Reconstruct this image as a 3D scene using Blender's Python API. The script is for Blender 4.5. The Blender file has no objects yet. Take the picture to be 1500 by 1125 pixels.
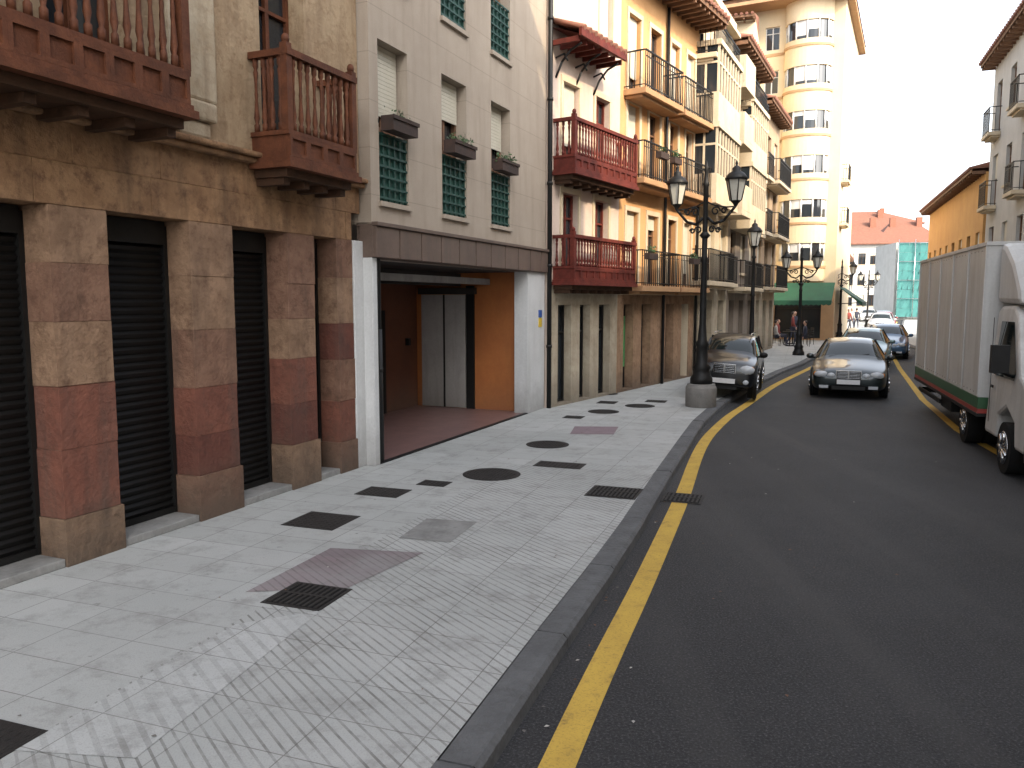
import bpy,bmesh,math,random
from mathutils import Vector,Matrix
R=random.Random(7)
sc=bpy.context.scene
# ------------------------------------------------------------------ materials
def nodes(name):
    m=bpy.data.materials.new(name);m.use_nodes=True
    nt=m.node_tree;b=nt.nodes["Principled BSDF"];return m,nt,b
def N(nt,t,**k):
    n=nt.nodes.new(t)
    for a,v in k.items(): setattr(n,a,v)
    return n
def L(nt,a,b): nt.links.new(a,b)
def mixc(nt,fac,c1,c2,mode='MIX'):
    n=N(nt,'ShaderNodeMix',data_type='RGBA',blend_type=mode)
    for s,v in ((0,fac),(6,c1),(7,c2)):
        if isinstance(v,(int,float)): n.inputs[s].default_value=v
        elif isinstance(v,tuple): n.inputs[s].default_value=(v[0],v[1],v[2],1)
        else: L(nt,v,n.inputs[s])
    return n.outputs[2]
def math_(nt,op,a,b=0.0,c=None):
    n=N(nt,'ShaderNodeMath',operation=op)
    for i,v in enumerate((a,b,c)):
        if v is None: continue
        if isinstance(v,(int,float)): n.inputs[i].default_value=v
        else: L(nt,v,n.inputs[i])
    return n.outputs[0]
def noise(nt,vec,scale,detail=5,rough=.6,stretch=None):
    if stretch:
        mp=N(nt,'ShaderNodeMapping');mp.inputs['Scale'].default_value=stretch;L(nt,vec,mp.inputs[0]);vec=mp.outputs[0]
    n=N(nt,'ShaderNodeTexNoise');n.inputs['Scale'].default_value=scale;n.inputs['Detail'].default_value=detail
    n.inputs['Roughness'].default_value=rough;L(nt,vec,n.inputs['Vector']);return n.outputs['Fac']
def ramp(nt,fac,a,b):
    n=N(nt,'ShaderNodeMapRange');n.inputs[1].default_value=a;n.inputs[2].default_value=b;L(nt,fac,n.inputs[0]);return n.outputs[0]
def pm(name,c1,c2=None,scale=2.0,rough=.8,bump=.15,bscale=25,metal=0,streak=0,streakc=(.08,.07,.06),coat=0,spec=.5,blotch=0,blotchc=(.12,.06,.035),joints=0,dirt=0):
    m,nt,b=nodes(name)
    tc=N(nt,'ShaderNodeTexCoord').outputs['Object']
    if c2 is None: c2=tuple(x*.75 for x in c1)
    f=ramp(nt,noise(nt,tc,scale,6,.65),.35,.65)
    col=mixc(nt,f,c1,c2)
    f2=ramp(nt,noise(nt,tc,bscale,3),.3,.7)
    col=mixc(nt,math_(nt,'MULTIPLY',f2,.22),col,tuple(x*.5 for x in c1))
    if blotch:
        fb=ramp(nt,noise(nt,tc,5.5,8,.75),.50,.64)
        col=mixc(nt,math_(nt,'MULTIPLY',fb,blotch),col,blotchc)
        fb=ramp(nt,noise(nt,tc,2.3,8,.7),.54,.66)
        col=mixc(nt,math_(nt,'MULTIPLY',fb,blotch*.6),col,tuple(min(1,x*1.3) for x in c1))
    if streak:
        fs=ramp(nt,noise(nt,tc,1.0,5,.6,(4,4,.5)),.48,.72)
        col=mixc(nt,math_(nt,'MULTIPLY',fs,streak),col,streakc)
    if joints or dirt:
        sx=N(nt,'ShaderNodeSeparateXYZ');L(nt,tc,sx.inputs[0])
    if joints:
        j=math_(nt,'LESS_THAN',math_(nt,'FRACT',math_(nt,'DIVIDE',sx.outputs[2],joints)),.022)
        col=mixc(nt,math_(nt,'MULTIPLY',j,.35),col,tuple(x*.4 for x in c1))
    if dirt:
        d=ramp(nt,math_(nt,'MULTIPLY_ADD',noise(nt,tc,4,7,.7),.9,sx.outputs[2]),1.15,.45)
        col=mixc(nt,math_(nt,'MULTIPLY',d,dirt),col,(.075,.062,.05))
    L(nt,col,b.inputs['Base Color'])
    b.inputs['Roughness'].default_value=rough;b.inputs['Metallic'].default_value=metal
    b.inputs['Coat Weight'].default_value=coat;b.inputs['Coat Roughness'].default_value=.03
    b.inputs['Specular IOR Level'].default_value=spec
    if bump:
        bp=N(nt,'ShaderNodeBump');bp.inputs['Strength'].default_value=bump;bp.inputs['Distance'].default_value=.02
        L(nt,noise(nt,tc,bscale,4),bp.inputs['Height']);L(nt,bp.outputs[0],b.inputs['Normal'])
    return m
M={}
M['stoneA']=pm('sandstone_tan',(.31,.20,.13),(.20,.125,.08),3,.9,1.0,14,streak=.5,streakc=(.08,.055,.042),blotch=.65,blotchc=(.10,.055,.035),dirt=.75,spec=.2)
M['stoneB']=pm('sandstone_red',(.21,.085,.058),(.14,.058,.042),3,.9,1.0,14,streak=.4,blotch=.5,blotchc=(.085,.045,.034),dirt=.7,spec=.2)
M['stoneC']=pm('sandstone_brown',(.24,.14,.095),(.165,.09,.062),4,.9,1.0,14,streak=.5,streakc=(.07,.05,.04),blotch=.65,blotchc=(.09,.05,.035),dirt=.75,spec=.2)
M['stoneD']=pm('sandstone_dark',(.15,.058,.042),(.105,.044,.034),4,.9,1.0,14,streak=.4,blotch=.45,blotchc=(.065,.038,.03),dirt=.7,spec=.2)
M['stoneG']=pm('ground_floor_sandstone',(.36,.235,.15),(.25,.155,.095),3,.9,.8,14,streak=.4,streakc=(.10,.07,.05),blotch=.5,dirt=.7,spec=.2)
M['lintel']=pm('stone_lintel',(.33,.20,.11),(.205,.115,.062),2.2,.9,1.2,10,streak=.7,streakc=(.075,.048,.032),blotch=.85,blotchc=(.115,.062,.038),spec=.2)
M['plasterA']=pm('ochre_plaster',(.39,.295,.19),(.28,.195,.12),1.6,.9,.8,12,streak=.65,streakc=(.14,.09,.058),blotch=.55,blotchc=(.17,.10,.055),spec=.2)
M['plasterA2']=pm('pale_plaster',(.50,.435,.33),(.39,.31,.21),1.5,.9,.5,16,streak=.65,streakc=(.19,.13,.085),blotch=.4,blotchc=(.21,.14,.085),spec=.2)
M['shopsill']=pm('grey_stone',(.27,.27,.26),(.18,.18,.175),3,.8,.4,blotch=.4,blotchc=(.10,.095,.09))
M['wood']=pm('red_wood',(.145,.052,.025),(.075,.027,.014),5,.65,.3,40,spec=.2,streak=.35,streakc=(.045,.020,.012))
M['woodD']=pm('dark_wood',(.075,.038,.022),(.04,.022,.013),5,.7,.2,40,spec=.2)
M['woodR']=pm('crimson_wood',(.16,.034,.024),(.085,.020,.015),5,.6,.2,40,spec=.2)
M['eave']=pm('eave_wood',(.20,.10,.05),(.12,.06,.03),5,.7,.2,40)
M['shutter']=pm('black_metal_shutter',(.009,.009,.009),(.006,.006,.006),5,.42,.05,30,metal=.2,spec=.3)
M['black']=pm('black_iron',(.012,.012,.012),(.008,.008,.008),6,.5,.1,30,spec=.3)
M['rubber']=pm('rubber',(.013,.013,.013),(.009,.009,.009),6,.85,.1,60,spec=.2)
M['plasterB']=pm('beige_render',(.405,.345,.28),(.345,.29,.235),.9,.9,.2,60,streak=.4,streakc=(.22,.18,.14),joints=.62,spec=.2)
M['fascia']=pm('brown_fascia',(.155,.11,.088),(.11,.08,.065),1.5,.6,.1,30,streak=.45,spec=.3)
M['white']=pm('white_paint',(.62,.63,.63),(.55,.56,.56),1.5,.7,.1,30,streak=.3,streakc=(.34,.34,.32),dirt=.45)
M['blind']=pm('cream_blind',(.54,.51,.42),(.48,.45,.36),3,.6,.1)
M['greenL']=pm('green_lattice',(.016,.068,.052),(.012,.046,.037),4,.55,.1)
M['orange']=pm('orange_paint',(.46,.165,.045),(.38,.125,.035),1.2,.7,.1,streak=.3,streakc=(.2,.08,.03),dirt=.3)
M['brownI']=pm('brown_interior',(.16,.06,.03),(.11,.042,.024),1.2,.8,.1,dirt=.5)
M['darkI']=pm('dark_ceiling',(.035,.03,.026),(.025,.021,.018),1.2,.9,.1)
M['redtile']=pm('red_floor',(.21,.125,.115),(.155,.09,.085),3,.4,.1,blotch=.35,blotchc=(.09,.065,.055))
M['greydoor']=pm('grey_door',(.38,.37,.36),(.32,.31,.30),2,.6,.05,streak=.35,dirt=.4)
M['creamst']=pm('cream_stone',(.47,.41,.31),(.35,.29,.21),2,.85,.4,18,streak=.45,streakc=(.20,.16,.11),blotch=.4,blotchc=(.20,.15,.10),dirt=.6)
M['pinkw']=pm('pink_render',(.60,.49,.41),(.52,.41,.34),1.2,.9,.15,streak=.25,streakc=(.4,.25,.2))
M['yellD']=pm('apricot_render',(.58,.33,.15),(.50,.27,.11),1.2,.9,.15,streak=.3,streakc=(.38,.21,.10))
M['trim']=pm('cream_trim',(.60,.50,.36),(.50,.41,.28),2,.8,.2)
M['slabD']=pm('ochre_slab',(.42,.25,.12),(.33,.18,.09),2,.8,.2)
M['creamE']=pm('cream_render',(.58,.49,.36),(.50,.41,.29),1.2,.9,.15,streak=.3,streakc=(.36,.3,.22))
M['greyF']=pm('grey_render',(.25,.205,.165),(.18,.15,.12),1.2,.9,.15,streak=.4)
M['tanG']=pm('tan_render',(.40,.29,.19),(.32,.23,.145),1.2,.9,.15,streak=.3)
M['tower']=pm('tower_render',(.66,.55,.37),(.59,.48,.32),.8,.85,.1,streak=.25,streakc=(.46,.36,.24))
M['towerT']=pm('tower_brick',(.44,.28,.15),(.37,.23,.125),2,.85,.1)
M['yellR']=pm('ochre_render',(.58,.33,.11),(.51,.27,.09),1,.9,.1,streak=.25,streakc=(.38,.2,.1))
M['offw']=pm('offwhite_render',(.52,.51,.48),(.44,.43,.40),1,.9,.1,streak=.3,streakc=(.33,.31,.28))
M['brick']=pm('chimney_brick',(.30,.12,.075),(.2,.085,.055),8,.9,.2)
M['tile']=pm('roof_tile',(.24,.10,.065),(.16,.075,.05),3,.85,.4,12)
M['net']=pm('green_netting',(.04,.18,.17),(.03,.13,.13),.6,.8,.3,3)
M['awn']=pm('green_awning',(.010,.08,.042),(.008,.06,.033),2,.7,.1)
M['kerb']=pm('kerb_stone',(.125,.128,.132),(.085,.087,.09),2.5,.8,.8,26,blotch=.45,blotchc=(.05,.05,.05))
M['iron']=pm('cast_iron_cover',(.034,.031,.029),(.022,.020,.019),6,.65,.5,60,spec=.3)
M['pink']=pm('purple_tile',(.25,.19,.21),(.20,.15,.165),5,.7,.2)
M['leaf']=pm('leaves',(.05,.10,.03),(.03,.06,.02),8,.7,0)
M['terra']=pm('planter_box',(.055,.03,.022),(.03,.02,.016),5,.8,.1)
M['chrome']=pm('chrome',(.6,.6,.6),(.5,.5,.5),5,.18,0,metal=1)
M['plate']=pm('number_plate',(.7,.7,.7),(.65,.65,.65),5,.5,0)
M['skin']=pm('skin',(.45,.27,.19),(.4,.24,.17),5,.6,0)
M['hair']=pm('hair',(.03,.02,.015),None,5,.7,0)
M['lglass']=pm('lantern_glass',(.60,.58,.50),(.5,.48,.42),3,.25,0)
M['conc']=pm('concrete_plinth',(.28,.27,.255),(.20,.195,.185),4,.85,.5,blotch=.4,blotchc=(.11,.11,.10),dirt=.5)
M['green']=pm('green_poster',(.08,.30,.10),(.05,.22,.08),3,.5,0)
M['blue']=pm('blue_sign',(.03,.10,.35),(.03,.08,.3),3,.4,0)
M['yel']=pm('yellow_sign',(.7,.5,.05),(.6,.42,.05),3,.4,0)
M['redst']=pm('red_stripe',(.33,.04,.03),(.28,.04,.03),3,.4,0)
M['grst']=pm('green_stripe',(.03,.11,.045),(.03,.085,.035),3,.4,0)
M['truckw']=pm('truck_white',(.58,.57,.545),(.50,.49,.465),1.2,.45,.03,streak=.5,streakc=(.29,.26,.225))
M['cloth1']=pm('dark_cloth',(.04,.045,.07),None,5,.9,0)
M['cloth2']=pm('red_cloth',(.25,.05,.04),None,5,.9,0)
M['cloth3']=pm('light_cloth',(.5,.48,.44),None,5,.9,0)
M['amber']=pm('amber_lens',(.6,.2,.02),None,5,.2,0)
def glassm(name,c=(.02,.025,.03),r=.06,spec=.6):
    m,nt,b=nodes(name);b.inputs['Base Color'].default_value=(*c,1);b.inputs['Roughness'].default_value=r
    tc=N(nt,'ShaderNodeTexCoord').outputs['Object']
    bp=N(nt,'ShaderNodeBump');bp.inputs['Strength'].default_value=.04;L(nt,noise(nt,tc,1.5,2),bp.inputs['Height']);L(nt,bp.outputs[0],b.inputs['Normal'])
    b.inputs['Specular IOR Level'].default_value=spec
    return m
M['glass']=glassm('window_glass');M['carglass']=glassm('car_glass',(.010,.016,.016),.03,.5)
M['lens']=glassm('headlight_lens',(.42,.44,.46),.08)
def paint(name,c,metal=.4,coat=.9):
    return pm(name,c,tuple(x*.95 for x in c),2,.32,0,metal=metal,coat=coat)
M['p_dark']=paint('car_paint_charcoal',(.018,.027,.029),.4,.8);M['p_black']=paint('car_paint_black',(.005,.006,.008),0,.6)
M['p_blue']=paint('car_paint_blue',(.05,.11,.20));M['p_silver']=paint('car_paint_silver',(.18,.28,.29));M['p_white']=paint('car_paint_white',(.5,.5,.5));M['p_red']=paint('car_paint_red',(.22,.02,.02))
def asphalt():
    m,nt,b=nodes('asphalt');tc=N(nt,'ShaderNodeTexCoord').outputs['Object']
    a=ramp(nt,noise(nt,tc,.5,6,.65),.35,.65);col=mixc(nt,a,(.021,.0215,.024),(.035,.035,.038))
    g=noise(nt,tc,60,4,.75);col=mixc(nt,ramp(nt,g,.53,.68),col,(.12,.12,.12))
    col=mixc(nt,ramp(nt,g,.47,.33),col,(.005,.005,.005))
    g3=noise(nt,tc,14,5,.7);col=mixc(nt,math_(nt,'MULTIPLY',ramp(nt,g3,.5,.7),.35),col,(.06,.059,.058))
    mp=N(nt,'ShaderNodeMapping');mp.inputs['Rotation'].default_value=(0,0,math.radians(22));mp.inputs['Scale'].default_value=(1.1,.07,1);L(nt,tc,mp.inputs[0])
    w=noise(nt,mp.outputs[0],1.0,4);col=mixc(nt,math_(nt,'MULTIPLY',ramp(nt,w,.5,.7),.4),col,(.065,.063,.061))
    v=N(nt,'ShaderNodeTexVoronoi');v.inputs['Scale'].default_value=1.9;L(nt,tc,v.inputs['Vector'])
    sp=math_(nt,'LESS_THAN',math_(nt,'MULTIPLY_ADD',noise(nt,tc,20,3),.04,v.outputs['Distance']),.052);rs=math_(nt,'GREATER_THAN',noise(nt,tc,1.3,2),.48)
    col=mixc(nt,math_(nt,'MULTIPLY',math_(nt,'MULTIPLY',sp,rs),.6),col,(.28,.275,.26))
    L(nt,col,b.inputs['Base Color']);b.inputs['Roughness'].default_value=.72
    b.inputs['Specular IOR Level'].default_value=.4
    bp=N(nt,'ShaderNodeBump');bp.inputs['Strength'].default_value=1.0;bp.inputs['Distance'].default_value=.015;L(nt,g,bp.inputs['Height']);L(nt,bp.outputs[0],b.inputs['Normal'])
    return m
M['asphalt']=asphalt()
def yline():
    m,nt,b=nodes('yellow_road_paint');tc=N(nt,'ShaderNodeTexCoord').outputs['Object']
    col=mixc(nt,ramp(nt,noise(nt,tc,3,5),.3,.7),(.58,.38,.07),(.47,.30,.06))
    col=mixc(nt,math_(nt,'MULTIPLY',ramp(nt,noise(nt,tc,60,5,.8),.52,.68),.65),col,(.16,.12,.05))
    col=mixc(nt,math_(nt,'MULTIPLY',ramp(nt,noise(nt,tc,6,7,.8),.55,.66),.5),col,(.12,.095,.05))
    L(nt,col,b.inputs['Base Color']);b.inputs['Roughness'].default_value=.8;b.inputs['Specular IOR Level'].default_value=.3;return m
M['yline']=yline()
def pave(name,groove=True,c1=(.455,.465,.455),c2=(.395,.402,.392),gw=.07,dark=.68,gt=.22):
    m,nt,b=nodes(name);tc=N(nt,'ShaderNodeTexCoord').outputs['Object']
    mp=N(nt,'ShaderNodeMapping');mp.inputs['Rotation'].default_value=(0,0,math.radians(20));L(nt,tc,mp.inputs[0])
    br=N(nt,'ShaderNodeTexBrick');br.offset=.0;L(nt,mp.outputs[0],br.inputs['Vector'])
    for k,v in (('Scale',1),('Mortar Size',.004),('Brick Width',.6),('Row Height',.4),('Bias',0)): br.inputs[k].default_value=v
    br.inputs['Color1'].default_value=(*c1,1);br.inputs['Color2'].default_value=(*c2,1);br.inputs['Mortar'].default_value=(.17,.165,.155,1)
    col=br.outputs['Color']
    b2=N(nt,'ShaderNodeTexBrick');b2.offset=.0;L(nt,mp.outputs[0],b2.inputs['Vector'])
    for k,v in (('Scale',1),('Mortar Size',0),('Brick Width',1.8),('Row Height',1.2),('Bias',-.3)): b2.inputs[k].default_value=v
    b2.inputs['Color1'].default_value=(1,1,1,1);b2.inputs['Color2'].default_value=(.80,.81,.80,1);b2.inputs['Mortar'].default_value=(1,1,1,1)
    col=mixc(nt,.8,col,b2.outputs['Color'],'MULTIPLY')
    big=ramp(nt,noise(nt,tc,.6,6,.6),.38,.62);col=mixc(nt,math_(nt,'MULTIPLY',big,.5),col,(.33,.345,.335))
    stain=ramp(nt,noise(nt,tc,2.6,10,.78),.50,.66);col=mixc(nt,math_(nt,'MULTIPLY',stain,.5),col,(.16,.155,.145))
    drip=ramp(nt,noise(nt,tc,9,5,.6),.65,.71);col=mixc(nt,math_(nt,'MULTIPLY',drip,.5),col,(.12,.115,.105))
    sp=ramp(nt,noise(nt,tc,110,3,.6),.52,.68);col=mixc(nt,math_(nt,'MULTIPLY',sp,.4),col,(.19,.187,.175))
    if groove:
        sx=N(nt,'ShaderNodeSeparateXYZ');L(nt,tc,sx.inputs[0]);X,Y=sx.outputs[0],sx.outputs[1]
        dk=math_(nt,'SUBTRACT',math_(nt,'MULTIPLY_ADD',Y,.355,-1.5),X)
        near=math_(nt,'LESS_THAN',dk,2.45)
        nearY=math_(nt,'LESS_THAN',Y,11.0)
        ph=math_(nt,'DIVIDE',math_(nt,'ADD',math_(nt,'MULTIPLY',X,.81),math_(nt,'MULTIPLY',Y,.59)),gw)
        st=math_(nt,'LESS_THAN',math_(nt,'FRACT',ph),gt)
        if groove!='all': st=math_(nt,'MULTIPLY',math_(nt,'MULTIPLY',st,near),nearY)
        wear=ramp(nt,noise(nt,tc,2.2,7,.75),.38,.62)
        col=mixc(nt,math_(nt,'MULTIPLY',math_(nt,'MULTIPLY',st,math_(nt,'MULTIPLY_ADD',wear,.75,.25)),dark),col,(.095,.09,.08))
    L(nt,col,b.inputs['Base Color']);b.inputs['Roughness'].default_value=.65;b.inputs['Specular IOR Level'].default_value=.35
    bp=N(nt,'ShaderNodeBump');bp.inputs['Strength'].default_value=.3;bp.inputs['Distance'].default_value=.01
    hh=noise(nt,tc,30,4);
    if groove: hh=math_(nt,'SUBTRACT',hh,math_(nt,'MULTIPLY',st,1.2))
    L(nt,hh,bp.inputs['Height']);L(nt,bp.outputs[0],b.inputs['Normal'])
    return m
M['pave']=pave('pavement_tiles')
M['pave2']=pave('white_ridged_tiles','all',(.52,.53,.525),(.46,.47,.465),gw=.11,dark=.32,gt=.3)
M['pave3']=pave('grooved_purple_tiles','all',(.24,.18,.195),(.19,.145,.16))
# ------------------------------------------------------------------ geometry helpers
def E(name,loc=(0,0,0),rz=0,rot=None):
    o=bpy.data.objects.new(name,None);sc.collection.objects.link(o);o.location=loc
    o.rotation_euler=rot if rot else (0,0,rz);o.empty_display_size=.2;return o
class P:
    def __init__(s,name,mats,parent=None):
        s.name=name;s.mats=mats if isinstance(mats,list) else [mats];s.parent=parent;s.bm=bmesh.new()
    def quad(s,a,b,c,d,mi=0):
        f=s.bm.faces.new([s.bm.verts.new(p) for p in (a,b,c,d)]);f.material_index=mi;return f
    def poly(s,pts,mi=0):
        f=s.bm.faces.new([s.bm.verts.new(p) for p in pts]);f.material_index=mi;return f
    def box(s,x0,x1,y0,y1,z0,z1,mi=0):
        v=[s.bm.verts.new((x,y,z)) for z in (z0,z1) for x,y in ((x0,y0),(x1,y0),(x1,y1),(x0,y1))]
        for q in ((3,2,1,0),(4,5,6,7),(0,1,5,4),(1,2,6,5),(2,3,7,6),(3,0,4,7)):
            f=s.bm.faces.new([v[i] for i in q]);f.material_index=mi
    def cyl(s,a,b,r0,r1=None,n=12,mi=0,smooth=True):
        if r1 is None:r1=r0
        a,b=Vector(a),Vector(b);d=(b-a).normalized()
        u=d.orthogonal().normalized();w=d.cross(u)
        A=[];B=[]
        for i in range(n):
            t=2*math.pi*i/n;o=u*math.cos(t)+w*math.sin(t)
            A.append(s.bm.verts.new(a+o*r0));B.append(s.bm.verts.new(b+o*r1))
        for i in range(n):
            f=s.bm.faces.new((A[i],A[(i+1)%n],B[(i+1)%n],B[i]));f.smooth=smooth;f.material_index=mi
        if r0>1e-4: s.bm.faces.new(A[::-1]).material_index=mi
        if r1>1e-4: s.bm.faces.new(B).material_index=mi
    def tube(s,pts,r,n=8,mi=0):
        for a,b in zip(pts,pts[1:]): s.cyl(a,b,r,r,n,mi)
    def lathe(s,prof,c=(0,0,0),n=12,mi=0,smooth=True):
        rings=[]
        for r,z in prof:
            rings.append([s.bm.verts.new((c[0]+r*math.cos(2*math.pi*i/n),c[1]+r*math.sin(2*math.pi*i/n),c[2]+z)) for i in range(n)])
        for a,b in zip(rings,rings[1:]):
            for i in range(n):
                f=s.bm.faces.new((a[i],a[(i+1)%n],b[(i+1)%n],b[i]));f.smooth=smooth;f.material_index=mi
        s.bm.faces.new(rings[0][::-1]).material_index=mi;s.bm.faces.new(rings[-1]).material_index=mi
    def ball(s,c,r,mi=0,sub=2):
        m=Matrix.Translation(c)@Matrix.Diagonal((r[0],r[1],r[2],1))
        g=bmesh.ops.create_icosphere(s.bm,subdivisions=sub,radius=1,matrix=m)
        fs=set(f for v in g['verts'] for f in v.link_faces)
        for f in fs:f.smooth=True;f.material_index=mi
    def leaves(s,c,r,n,size=.03,mi=0):
        for _ in range(n):
            p=Vector((R.gauss(0,.45)*r[0],R.gauss(0,.45)*r[1],R.gauss(0,.45)*r[2]))+Vector(c)
            a=Vector((R.uniform(-1,1),R.uniform(-1,1),R.uniform(-1,1))).normalized();b=a.orthogonal().normalized()
            k=size*R.uniform(.6,1.4)
            s.quad(p-a*k,p-b*k*.5,p+a*k,p+b*k*.5,mi)
    def done(s,bevel=0,recalc=False,sub=0):
        me=bpy.data.meshes.new(s.name)
        if recalc: bmesh.ops.recalc_face_normals(s.bm,faces=s.bm.faces)
        s.bm.to_mesh(me);s.bm.free()
        for m in s.mats: me.materials.append(M[m])
        o=bpy.data.objects.new(s.name,me);sc.collection.objects.link(o)
        if s.parent: o.parent=s.parent
        if bevel:
            b=o.modifiers.new('bevel','BEVEL');b.width=bevel;b.segments=2;b.limit_method='ANGLE'
        if sub:
            b=o.modifiers.new('sub','SUBSURF');b.levels=sub;b.render_levels=sub
        return o
def facade(parent,mat,W0,W1,Z0,Z1,ops,rec=.25,name='wall_front',y=0):
    w=P(name,mat,parent)
    xs=sorted(set([W0,W1]+[v for o in ops for v in o[:2] if W0<v<W1]));zs=sorted(set([Z0,Z1]+[v for o in ops for v in o[2:4] if Z0<v<Z1]))
    for i in range(len(xs)-1):
        for j in range(len(zs)-1):
            cx,cz=(xs[i]+xs[i+1])/2,(zs[j]+zs[j+1])/2
            if any(o[0]<cx<o[1] and o[2]<cz<o[3] for o in ops): continue
            w.quad((xs[i],y,zs[j]),(xs[i+1],y,zs[j]),(xs[i+1],y,zs[j+1]),(xs[i],y,zs[j+1]))
    for o in ops:
        a,b,c,d=o[:4];r=y+rec
        w.quad((a,y,c),(a,y,d),(a,r,d),(a,r,c));w.quad((b,y,c),(b,r,c),(b,r,d),(b,y,d))
        w.quad((a,y,c),(a,r,c),(b,r,c),(b,y,c));w.quad((a,y,d),(b,y,d),(b,r,d),(a,r,d))
    return w.done()
def shell(parent,mat,W0,W1,D,H,z0=0,roof='tile',y0=0):
    w=P('side_walls',mat,parent)
    w.quad((W0,y0,z0),(W0,y0,H),(W0,D,H),(W0,D,z0));w.quad((W1,y0,z0),(W1,D,z0),(W1,D,H),(W1,y0,H))
    w.quad((W0,D,z0),(W0,D,H),(W1,D,H),(W1,D,z0));w.done()
    r=P('flat_roof',roof,parent);r.quad((W0,y0,H),(W1,y0,H),(W1,D,H),(W0,D,H));r.done()
def windows(parent,ops,frame='woodD',rec=.22,blind=.0,mull=True,surround=None,glass='glass',sill=None):
    f=P('window_frames',frame,parent);g=P('window_glass',glass,parent);bl=P('roller_blinds','blind',parent);s=P('window_surrounds',surround or 'trim',parent)
    t=.05
    for o in ops:
        a,b,c,d=o[:4];y=rec
        g.quad((a,y-.01,c),(b,y-.01,c),(b,y-.01,d),(a,y-.01,d))
        f.box(a+.002,a+t,y-.06,y-.012,c+.002,d-.002);f.box(b-t,b-.002,y-.06,y-.012,c+.002,d-.002);f.box(a+t,b-t,y-.06,y-.012,c+.002,c+t);f.box(a+t,b-t,y-.06,y-.012,d-t,d-.002)
        if mull:
            m=(a+b)/2;f.box(m-t*.6,m+t*.6,y-.063,y-.015,c+t,d-t)
            if d-c>1.2: zz=d-.28*(d-c);f.box(a+t,m-t*.6,y-.06,y-.015,zz-.02,zz+.02);f.box(m+t*.6,b-t,y-.06,y-.015,zz-.02,zz+.02)
        bb=blind*R.choice([0,0,.4,1,1.6]) if blind else 0
        if bb>0: bl.box(a+t*.6,b-t*.6,y-.09,y-.066,d-min(bb,(d-c)*.95),d-.003)
        if surround:
            k=.10;s.box(a-k,a-.003,-.03,.02,c,d);s.box(b+.003,b+k,-.03,.02,c,d);s.box(a-k,b+k,-.035,.02,d+.003,d+k+.02)
        if sill: s.box(a-.08,b+.08,-.09,.02,c-.09,c-.003)
    f.done();g.done();bl.done();s.done()
def railing(p,x0,x1,y,z0,h,step=.12,r=.008,sides=None,mi=0):
    p.box(x0,x1,y-.02,y+.02,z0+h-.03,z0+h,mi);p.box(x0,x1,y-.012,y+.012,z0+.06,z0+.08,mi);p.box(x0,x1,y-.01,y+.01,z0+h-.16,z0+h-.145,mi)
    n=max(2,int((x1-x0)/step))
    for i in range(n+1):
        x=x0+(x1-x0)*i/n;p.box(x-r,x+r,y-r,y+r,z0,z0+h-.03,mi)
    if sides is not None:
        for x in (x0,x1):
            p.box(x-.02,x+.02,y+.02,sides,z0+h-.03,z0+h-.001,mi);p.box(x-.012,x+.012,y+.02,sides,z0+.06,z0+.08,mi)
            m=max(2,int((sides-y)/step))
            for i in range(1,m): yy=y+(sides-y)*i/m;p.box(x-r,x+r,yy-r,yy+r,z0,z0+h-.03,mi)
def iron_balcony(parent,x0,x1,z,pr=.55,h=.9,slab='trim',t=.14,step=.12):
    s=P('balcony_slab',slab,parent);s.box(x0-.04,x1+.04,-pr-.04,.0,z-t,z);s.box(x0+.04,x1-.04,-pr+.08,.0,z-t-.07,z-t-.002);s.done(.012)
    r=P('balcony_railing','black',parent);railing(r,x0,x1,-pr,z,h,step,.009,-.002);r.done()
def baluster(p,x,y,z,h,mi=0,n=8,r=.035):
    pr=[(.9,0),(.9,.10),(.5,.12),(.95,.2),(.7,.3),(.45,.45),(.62,.52),(.45,.58),(.55,.72),(.8,.82),(.5,.86),(.9,.9),(.9,1)]
    p.lathe([(a*r,b*h) for a,b in pr],(x,y,z),n,mi)
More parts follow.
